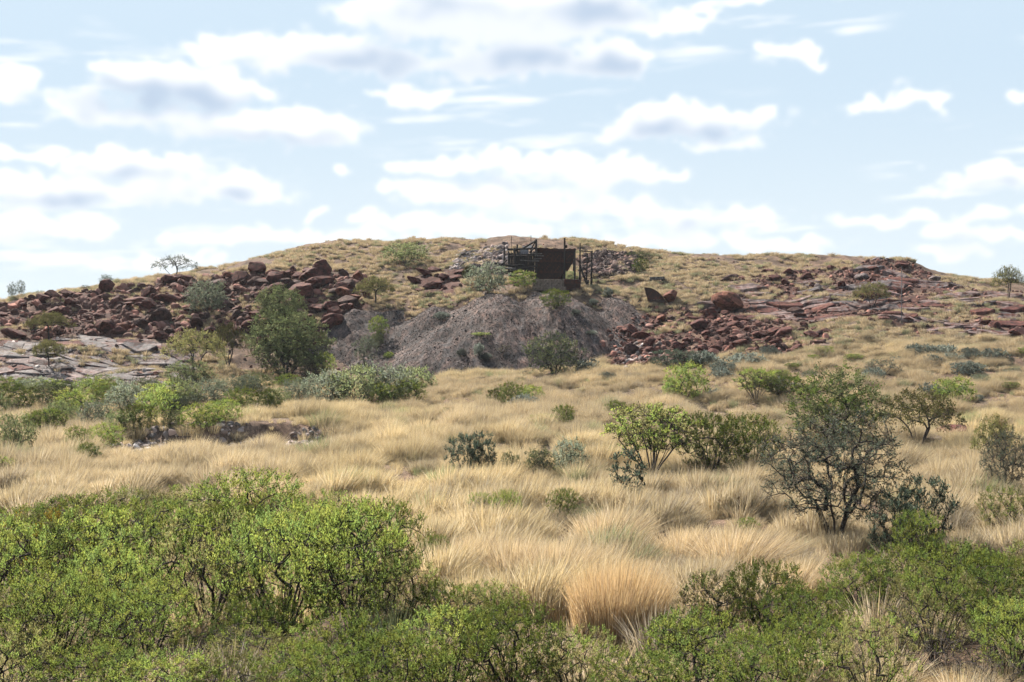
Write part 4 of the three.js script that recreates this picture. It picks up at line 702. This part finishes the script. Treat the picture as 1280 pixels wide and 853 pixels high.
// tussocks that stand out singly
const TUSSOCK = grassGeometry(4600, 0.72, 1.25, 0.48, 0.0045, 31, 0.08), LESSER = grassGeometry(2400, 0.6, 1.1, 0.85, 0.005, 32, 0.2);
function tussock(px, py, w, h, shape, label, group, tone = [1, 1, 1]) {
  const p = ground(px, py), k = -p.z / F, g = shape === 'big' ? TUSSOCK : LESSER, o = new THREE.Group(); o.position.copy(p); o.scale.set(w * k / 1.9, h * k / 1.2, w * k / 1.9);
  const mat = STRAW.clone(); mat.color.setRGB(...tone);
  top(o, 'grass_tussock', label, 'grass tussock', group); part('blades', g, mat, o); return o;
}
tussock(772, 800, 138, 114, 'big', 'large dense golden brown grass tussock rising out of the green shrubs', null, [0.94, 0.80, 0.66]);
for (const [px, py, w, h] of [[925, 716, 150, 76], [650, 735, 120, 84], [700, 740, 120, 88], [590, 720, 110, 70], [1000, 745, 120, 60], [860, 706, 120, 62], [760, 690, 120, 66]]) tussock(px, py, w, h, 'small', 'rounded straw tussock in the grass behind the large brown tussock', 'rounded tussocks behind the large one', [0.96, 0.88, 0.82]);
for (const [px, py, w, h] of [[1182, 588, 34, 18], [1178, 574, 30, 16]]) tussock(px, py, w, h, 'small', 'small round spinifex hummock below the low red rock', 'hummocks below the red rock', [0.7, 0.66, 0.6]);
tussock(1210, 876, 140, 44, 'small', 'pale seeding grass tussock at the edge of the shrubs', null, [1, 0.9, 0.78]);
tussock(345, 850, 130, 70, 'small', 'dry straw tussock between the stems of the thicket', null, [0.95, 0.86, 0.78]);

// ───────────────────────── the ruin ─────────────────────────
const rustTex = texture(512, (u, v) => {
  const a = fbm(u * 6, v * 6, 5, 131, 6), b = fbm(u * 30, v * 30, 3, 132, 30), c = fbm(u * 22, v * 3, 4, 133, 66), k = sstep(0.45, 0.7, a * 0.6 + c * 0.4);
  return [lerp(0.20, 0.33, k) + (b - 0.5) * 0.12, lerp(0.155, 0.20, k) + (b - 0.5) * 0.09, lerp(0.14, 0.15, k) + (b - 0.5) * 0.06];
}, true);
const RUST = new THREE.MeshPhysicalMaterial({ specularIntensity: 0.3, color: new THREE.Color(0.82, 0.74, 0.70), map: rustTex, roughness: 0.9 });
const TIMBER = new THREE.MeshPhysicalMaterial({ specularIntensity: 0.25, color: new THREE.Color(0.085, 0.068, 0.06), map: bark, roughness: 0.95 });
const BLEACHED = new THREE.MeshPhysicalMaterial({ specularIntensity: 0.25, color: new THREE.Color(0.30, 0.27, 0.25), map: bark, roughness: 0.95 });
const CONCRETE = new THREE.MeshPhysicalMaterial({ specularIntensity: 0.25, color: new THREE.Color(0.36, 0.28, 0.22), map: mottle, bumpMap: grit, bumpScale: 0.02, roughness: 0.95 });
const DULLIRON = new THREE.MeshStandardMaterial({ color: new THREE.Color(0.30, 0.31, 0.33), map: rockTex, roughness: 0.6, metalness: 0.4 });
function bar(a, b, r0, r1, sides = 7, seed = 1) {          // a rough round or squared post from a to b
  const A = new THREE.Vector3(...a), B = new THREE.Vector3(...b), g = new THREE.CylinderGeometry(r1, r0, A.distanceTo(B), sides, 4), p = g.attributes.position;
  for (let i = 0; i < p.count; i++) { const w = 1 + (hash2(i % (sides + 1) % sides, Math.floor(i / (sides + 1)), seed) - 0.5) * 0.3; p.setX(i, p.getX(i) * w); p.setZ(i, p.getZ(i) * w); }
  g.computeVertexNormals();
  g.applyQuaternion(new THREE.Quaternion().setFromUnitVectors(new THREE.Vector3(0, 1, 0), B.clone().sub(A).normalize())); g.translate((A.x + B.x) / 2, (A.y + B.y) / 2, (A.z + B.z) / 2);
  return g;
}
function panel(points, thick, bevel = 0.008) { const s = new THREE.Shape(points.map(([x, y]) => new THREE.Vector2(x, y))); const g = new THREE.ExtrudeGeometry(s, { depth: thick, bevelEnabled: true, bevelThickness: bevel, bevelSize: bevel, bevelSegments: 1, steps: 1 }); return g; }
{
  const D = 116.4, S = D / F, ox = X(690, D), oy = Y(349.5, D), at = (px, py, dz = 0) => [(px - 690) * S, (349.5 - py) * S, dz];
  // ore bin
  const bin = new THREE.Group(); bin.position.set(ox, oy, -D); top(bin, 'ore_bin', 'rusted steel plate ore bin standing dark on the hill pad', 'ore bin');
  const p2 = (list) => list.map(([x, y]) => at(x, y).slice(0, 2));
  const front = part('front_plate', panel(p2([[671.5, 310.4], [676, 309.6], [680, 310.6], [683, 310.0], [688, 311.2], [694, 310.4], [699, 311.6], [705, 311.2], [709, 312], [712, 310.8], [716, 312.2], [719.5, 311.4], [719.2, 324.8], [714, 323.6], [710, 325], [705, 324], [704.4, 336], [702.5, 349], [673, 349], [671.8, 330]]), 0.05), RUST, bin);
  const sideL = part('side_plate', panel([[0, 0], [2.4, 0], [2.4, 2.8], [0, 2.8]], 0.05), RUST, bin); sideL.rotation.y = Math.PI / 2; sideL.position.set(...at(671.4, 349.3, -0.04));
  const sideR = part('side_plate', panel([[0, 0], [2.4, 0], [2.4, 1.0], [0, 1.0]], 0.05), RUST, bin); sideR.rotation.y = Math.PI / 2; sideR.position.set(...at(718.5, 324.6, -0.04));
  part('back_plate', panel(p2([[671.5, 312], [719, 313], [718.6, 325], [704, 350], [672, 350]]), 0.05), RUST, bin).position.z = -2.5;
  for (const x of [680, 690.5, 701]) part('stiffener', new THREE.BoxGeometry(0.09, 2.6, 0.09), RUST, front).position.set(...at(x, 330, 0.12));
  part('top_rail', new THREE.BoxGeometry(3.55, 0.12, 0.1), RUST, front).position.set(...at(695.6, 312.4, 0.125));
  part('mid_rail', new THREE.BoxGeometry(3.5, 0.1, 0.08), RUST, front).position.set(...at(695.5, 323, 0.12));
  for (const [px, y0, y1, dz] of [[718.4, 311, 351, 0.16], [718.6, 312, 351, -2.3]]) part('leg', bar(at(px, y1, dz), at(px, y0, dz), 0.09, 0.08, 6, 3), TIMBER, bin);
  // timber framework left of it
  const frame = new THREE.Group(); frame.position.set(ox, oy, -D); top(frame, 'timber_scaffold', 'collapsing dark timber framework against the side of the ore bin', 'scaffold');
  [[630.5, 308.5, 338, 0.5, 0.09], [643, 311, 342, 0.55, 0.14], [646.6, 305, 342, -1, 0.1], [657, 310, 344, 0.1, 0.1], [670.2, 299.5, 350, 0.32, 0.12], [635.5, 314, 338, -0.6, 0.1], [664, 309, 348, -0.8, 0.1]].forEach(([px, y0, y1, dz, r], i) => part('post', bar(at(px + (i % 2 ? 0.7 : -0.4), y1, dz), at(px, y0, dz), r, r * 0.8, 7, i), TIMBER, frame));
  [[[634, 312.5], [671, 310.8], 0.1], [[636, 321], [668, 320], 0.09], [[654, 311], [671, 300.5], 0.1], [[648, 336], [672, 333], 0.1], [[632, 333], [650, 332], 0.09]].forEach(([a, b, r], i) => part('beam', bar(at(...a, 0.25 + i * 0.12), at(...b, 0.28 + i * 0.12), r, r * 0.9, 6, i + 20), TIMBER, frame));
  for (let i = 0; i < 13; i++) { const m = part('wall_board', new THREE.BoxGeometry(0.19, 1.55 + (i % 3) * 0.22, 0.04), TIMBER, frame); m.position.set(...at(637 + i * 2.75, 326.5 + (i % 2) * 1.4, -0.25)); m.rotation.z = (hash2(i, 3, 5) - 0.5) * 0.08; }
  for (let i = 0; i < 16; i++) { const a = [633 + hash2(i, 1, 9) * 36, 310 + hash2(i, 2, 9) * 28], l = 5 + hash2(i, 3, 9) * 13, t = (hash2(i, 4, 9) - 0.5) * (i % 3 ? 0.7 : 2.6), dz = -0.2 + hash2(i, 5, 9) * 0.8; part('brace', bar(at(a[0], a[1], dz), at(Math.min(671, a[0] + Math.cos(t) * l), a[1] + Math.sin(t) * l, dz + 0.2), 0.05 + hash2(i, 6, 9) * 0.06, 0.045, 6, 60 + i), TIMBER, frame); }
  const loose = (name, label, w, h, t, px, py, dz, rx, rz, mat) => { const m = new THREE.Mesh(new THREE.BoxGeometry(w, h, t), mat); const q = at(px, py, dz); m.position.set(ox + q[0], oy + q[1], -D + q[2]); m.rotation.set(rx, 0.1, rz); return top(m, name, label, 'plank', 'grey planks of the ruin'); };
  for (const [px, py, w, rz] of [[671, 317.8, 0.95, 0.03], [674, 320.2, 0.8, -0.05], [662, 326.4, 1.75, -0.04], [672, 324, 0.7, 0.05]]) loose('plank', 'bleached grey plank sticking out of the timber framework', w, 0.085, 0.2, px, py, 0.62, 0, rz, BLEACHED);
  const sheet = (name, label, w, h, px, py, dz, rx, ry, rz, mat) => {
    const g = new THREE.PlaneGeometry(w, h, 60, 2), p = g.attributes.position; for (let i = 0; i < p.count; i++) p.setZ(i, Math.sin(p.getX(i) * 2 * Math.PI / 0.076) * 0.01);
    const back = g.clone(); for (let i = 0; i < p.count; i++) back.attributes.position.setZ(i, back.attributes.position.getZ(i) - 0.004); back.index.array.reverse();
    const both = mergeGeometries([g, back]); both.computeVertexNormals();
    const m = new THREE.Mesh(both, mat), q = at(px, py, dz); m.position.set(ox + q[0], oy + q[1], -D + q[2]); m.rotation.set(rx, ry, rz); return top(m, name, label, 'iron sheet');
  };
  sheet('corrugated_sheet', 'dull grey corrugated sheet hung on the timber framework', 0.75, 0.42, 655.5, 315.5, 0.75, -0.2, 0.1, 0.03, DULLIRON);
  sheet('corrugated_sheet', 'sagging corrugated sheet caught at the top of the framework', 1.0, 0.5, 660, 309, -0.1, -0.9, 0.2, 0.5, DULLIRON);
  sheet('corrugated_sheet', 'rusty corrugated sheet leaning inside the framework', 1.3, 1.3, 651, 329, -0.5, -0.15, 0, 0.05, RUST);
  // poles and posts that stand alone
  const post = (label, name, px, y0, y1, dz, r0, r1, lean, mat = TIMBER, d = D) => {
    const o = new THREE.Group(), k = d / F, x = X(px, d), z = -d + dz, y = Y(y1, d), gy = surface(x, z), h = (y1 - y0) * k + (y - gy) + 0.15; o.position.set(x, gy - 0.15, z);
    top(o, name, label, 'post'); part('shaft', bar([0, 0, 0], [lean, h, 0], r0, r1, 7, Math.round(px)), mat, o); return [o, h, lean];
  };
  post('thin iron rod rising behind the timber framework', 'iron_rod', 639, 294.5, 340, -1.2, 0.03, 0.025, 0.02);
  post('thin iron rod standing up beside the bin corner', 'iron_rod', 664, 293, 345, -1.6, 0.03, 0.025, 0);
  { const [o, h, l] = post('tall post with a drooping wire above the ore bin', 'pole', 705.6, 298, 349, 0.24, 0.1, 0.085, 0); part('wire', bar([l, h - 0.12, 0], [l + 0.95, h - 0.22, 0], 0.012, 0.012, 5), RUST, o); part('bracket', new THREE.BoxGeometry(0.2, 0.26, 0.14), TIMBER, o).position.set(0.14, h - 0.78, 0.02); }
  post('tall pointed post standing clear of the ore bin', 'timber_post', 724.6, 304, 350, 0.2, 0.13, 0.05, 0.03);
  post('short dark post at the edge of the waste rock', 'timber_post', 733, 317, 350, -0.4, 0.08, 0.06, 0.12);
  post('sturdy dark post holding the end of the rail', 'timber_post', 739.5, 313.5, 350, -0.3, 0.11, 0.09, 0.03);
  { const [o] = post('curved leaning post propped between the posts', 'leaning_post', 735, 334, 354, 0.7, 0.12, 0.09, -0.75); part('stub', bar([-0.05, 0.2, 0.05], [-0.04, 0.75, 0.05], 0.1, 0.08, 6), TIMBER, o); }
  { const m = new THREE.Mesh(bar(at(723.5, 313.2, -0.05), at(740.5, 315.2, -0.25), 0.05, 0.05, 6, 9), TIMBER); m.position.set(ox, oy, -D); top(m, 'rail', 'thin dark rail laid across the tops of the posts', 'rail'); }
  // footing and tank
  const d2 = 113.9, k2 = d2 / F;
  const block = (name, label, cat, px0, px1, y0, y1, dz, geo, mat) => { const o = new THREE.Group(), x = X((px0 + px1) / 2, d2); o.position.set(x, Y(y1, d2) - 0.25, -d2 + dz); top(o, name, label, cat); return o; };
  const foot = block('concrete_footing', 'low brown concrete footing in front of the ore bin', 'footing', 666, 705, 350, 360, 0);
  part('block', panel([[-1.4, 0], [1.38, 0], [1.36, 0.93], [0.4, 0.96], [-0.5, 0.94], [-1.36, 0.97]], 0.8, 0.03), CONCRETE, foot); part('ledge', panel([[-1.5, 0], [1.5, 0], [1.5, 0.3], [-1.5, 0.3]], 0.3, 0.03), CONCRETE, foot).position.z = 0.86;
  const tank = block('steel_tank', 'dark rusted steel tank lying at the end of the footing', 'tank', 705, 724.5, 348, 360, 0.3);
  { const s = new THREE.Shape(); const w = 0.69, h = 0.92, r = 0.22; s.moveTo(-w, 0.05); s.lineTo(w - r, 0.05); s.quadraticCurveTo(w, 0.05, w, 0.05 + r); s.lineTo(w, h - r); s.quadraticCurveTo(w, h, w - r, h); s.lineTo(-w, h + 0.05); s.closePath(); part('shell', new THREE.ExtrudeGeometry(s, { depth: 0.7, bevelEnabled: true, bevelSize: 0.04, bevelThickness: 0.04, bevelSegments: 2 }), RUST, tank); part('flange', new THREE.TorusGeometry(0.2, 0.03, 6, 16), RUST, tank).position.set(0.1, 0.5, 0.75); part('rib', new THREE.BoxGeometry(0.06, 0.92, 0.06), RUST, tank).position.set(-0.45, 0.5, 0.76); }
  // fallen timber at the foot of the frame
  [[618, 330, 640, 333, 0.9], [622, 336, 644, 337, 1.3], [630, 341, 650, 338, 1.5], [626, 333, 634, 326, 1.1], [640, 340, 668, 343, 1.2], [636, 345, 652, 347, 1.6]].forEach(([xa, ya, xb, yb, dz], i) => { const a = at(xa, ya, dz), b = at(xb, yb, dz + 0.3), m = new THREE.Mesh(bar(a, b, 0.11, 0.08, 7, 40 + i), i % 3 === 1 ? BLEACHED : TIMBER); m.position.set(ox, oy, -D); top(m, 'fallen_log', 'fallen log in the tangle at the foot of the framework', 'log', 'fallen logs of the ruin'); });
  // leaning plate and pale slab downslope
  const pl = ground(820, 381), kk = -pl.z / F, plate = new THREE.Group(); plate.position.copy(pl); plate.position.y -= 0.1; plate.rotation.set(-0.25, 0.15, 0); top(plate, 'rusty_plate', 'curved dark rusty steel plate leaning on the slope', 'steel plate');
  { const s = new THREE.Shape(), q = (x, y) => [(x - 820) * kk, (381 - y) * kk + 0.05]; s.moveTo(...q(805.5, 358.5)); s.lineTo(...q(812, 359)); s.quadraticCurveTo(...q(826, 362), ...q(832.5, 376)); s.lineTo(...q(830, 382)); s.lineTo(...q(812, 382)); s.quadraticCurveTo(...q(809, 370), ...q(805.5, 358.5)); part('sheet', new THREE.ExtrudeGeometry(s, { depth: 0.04, bevelEnabled: true, bevelSize: 0.01, bevelThickness: 0.01, bevelSegments: 1, curveSegments: 10 }), RUST, plate); part('rim', bar([...q(805.5, 358.5), 0.06], [...q(812, 382), 0.06], 0.04, 0.04, 6), RUST, plate); }
  const sl = ground(821, 352), bench = new THREE.Group(); bench.position.copy(sl); top(bench, 'iron_trough', 'small pale trough on the slope above the leaning plate', 'trough');
  part('tray', panel([[-0.7, 0.12], [0.7, 0.16], [0.68, 0.42], [-0.66, 0.36]], 0.4, 0.02), BLEACHED, bench); part('leg', new THREE.BoxGeometry(0.1, 0.3, 0.3), TIMBER, bench).position.set(-0.5, 0.02, 0.2); part('leg', new THREE.BoxGeometry(0.1, 0.3, 0.3), TIMBER, bench).position.set(0.5, 0.04, 0.2);
  const pp = ground(1127, 404); { const o = new THREE.Group(); o.position.copy(pp); top(o, 'marker_pole', 'thin grey steel pole standing at the foot of the slabs', 'pole'); part('shaft', bar([0, -0.2, 0], [0.02, 71 * -pp.z / F, 0], 0.03, 0.025, 6), DULLIRON, o); part('footing', bar([0, -0.1, 0], [0, 0.18, 0], 0.14, 0.1, 8), CONCRETE, o); }
}

// ───────────────────────── shadows, render ─────────────────────────
scene.traverse((o) => { if (o.isMesh) { o.castShadow = true; o.receiveShadow = true; } });
renderer.render(scene, camera);
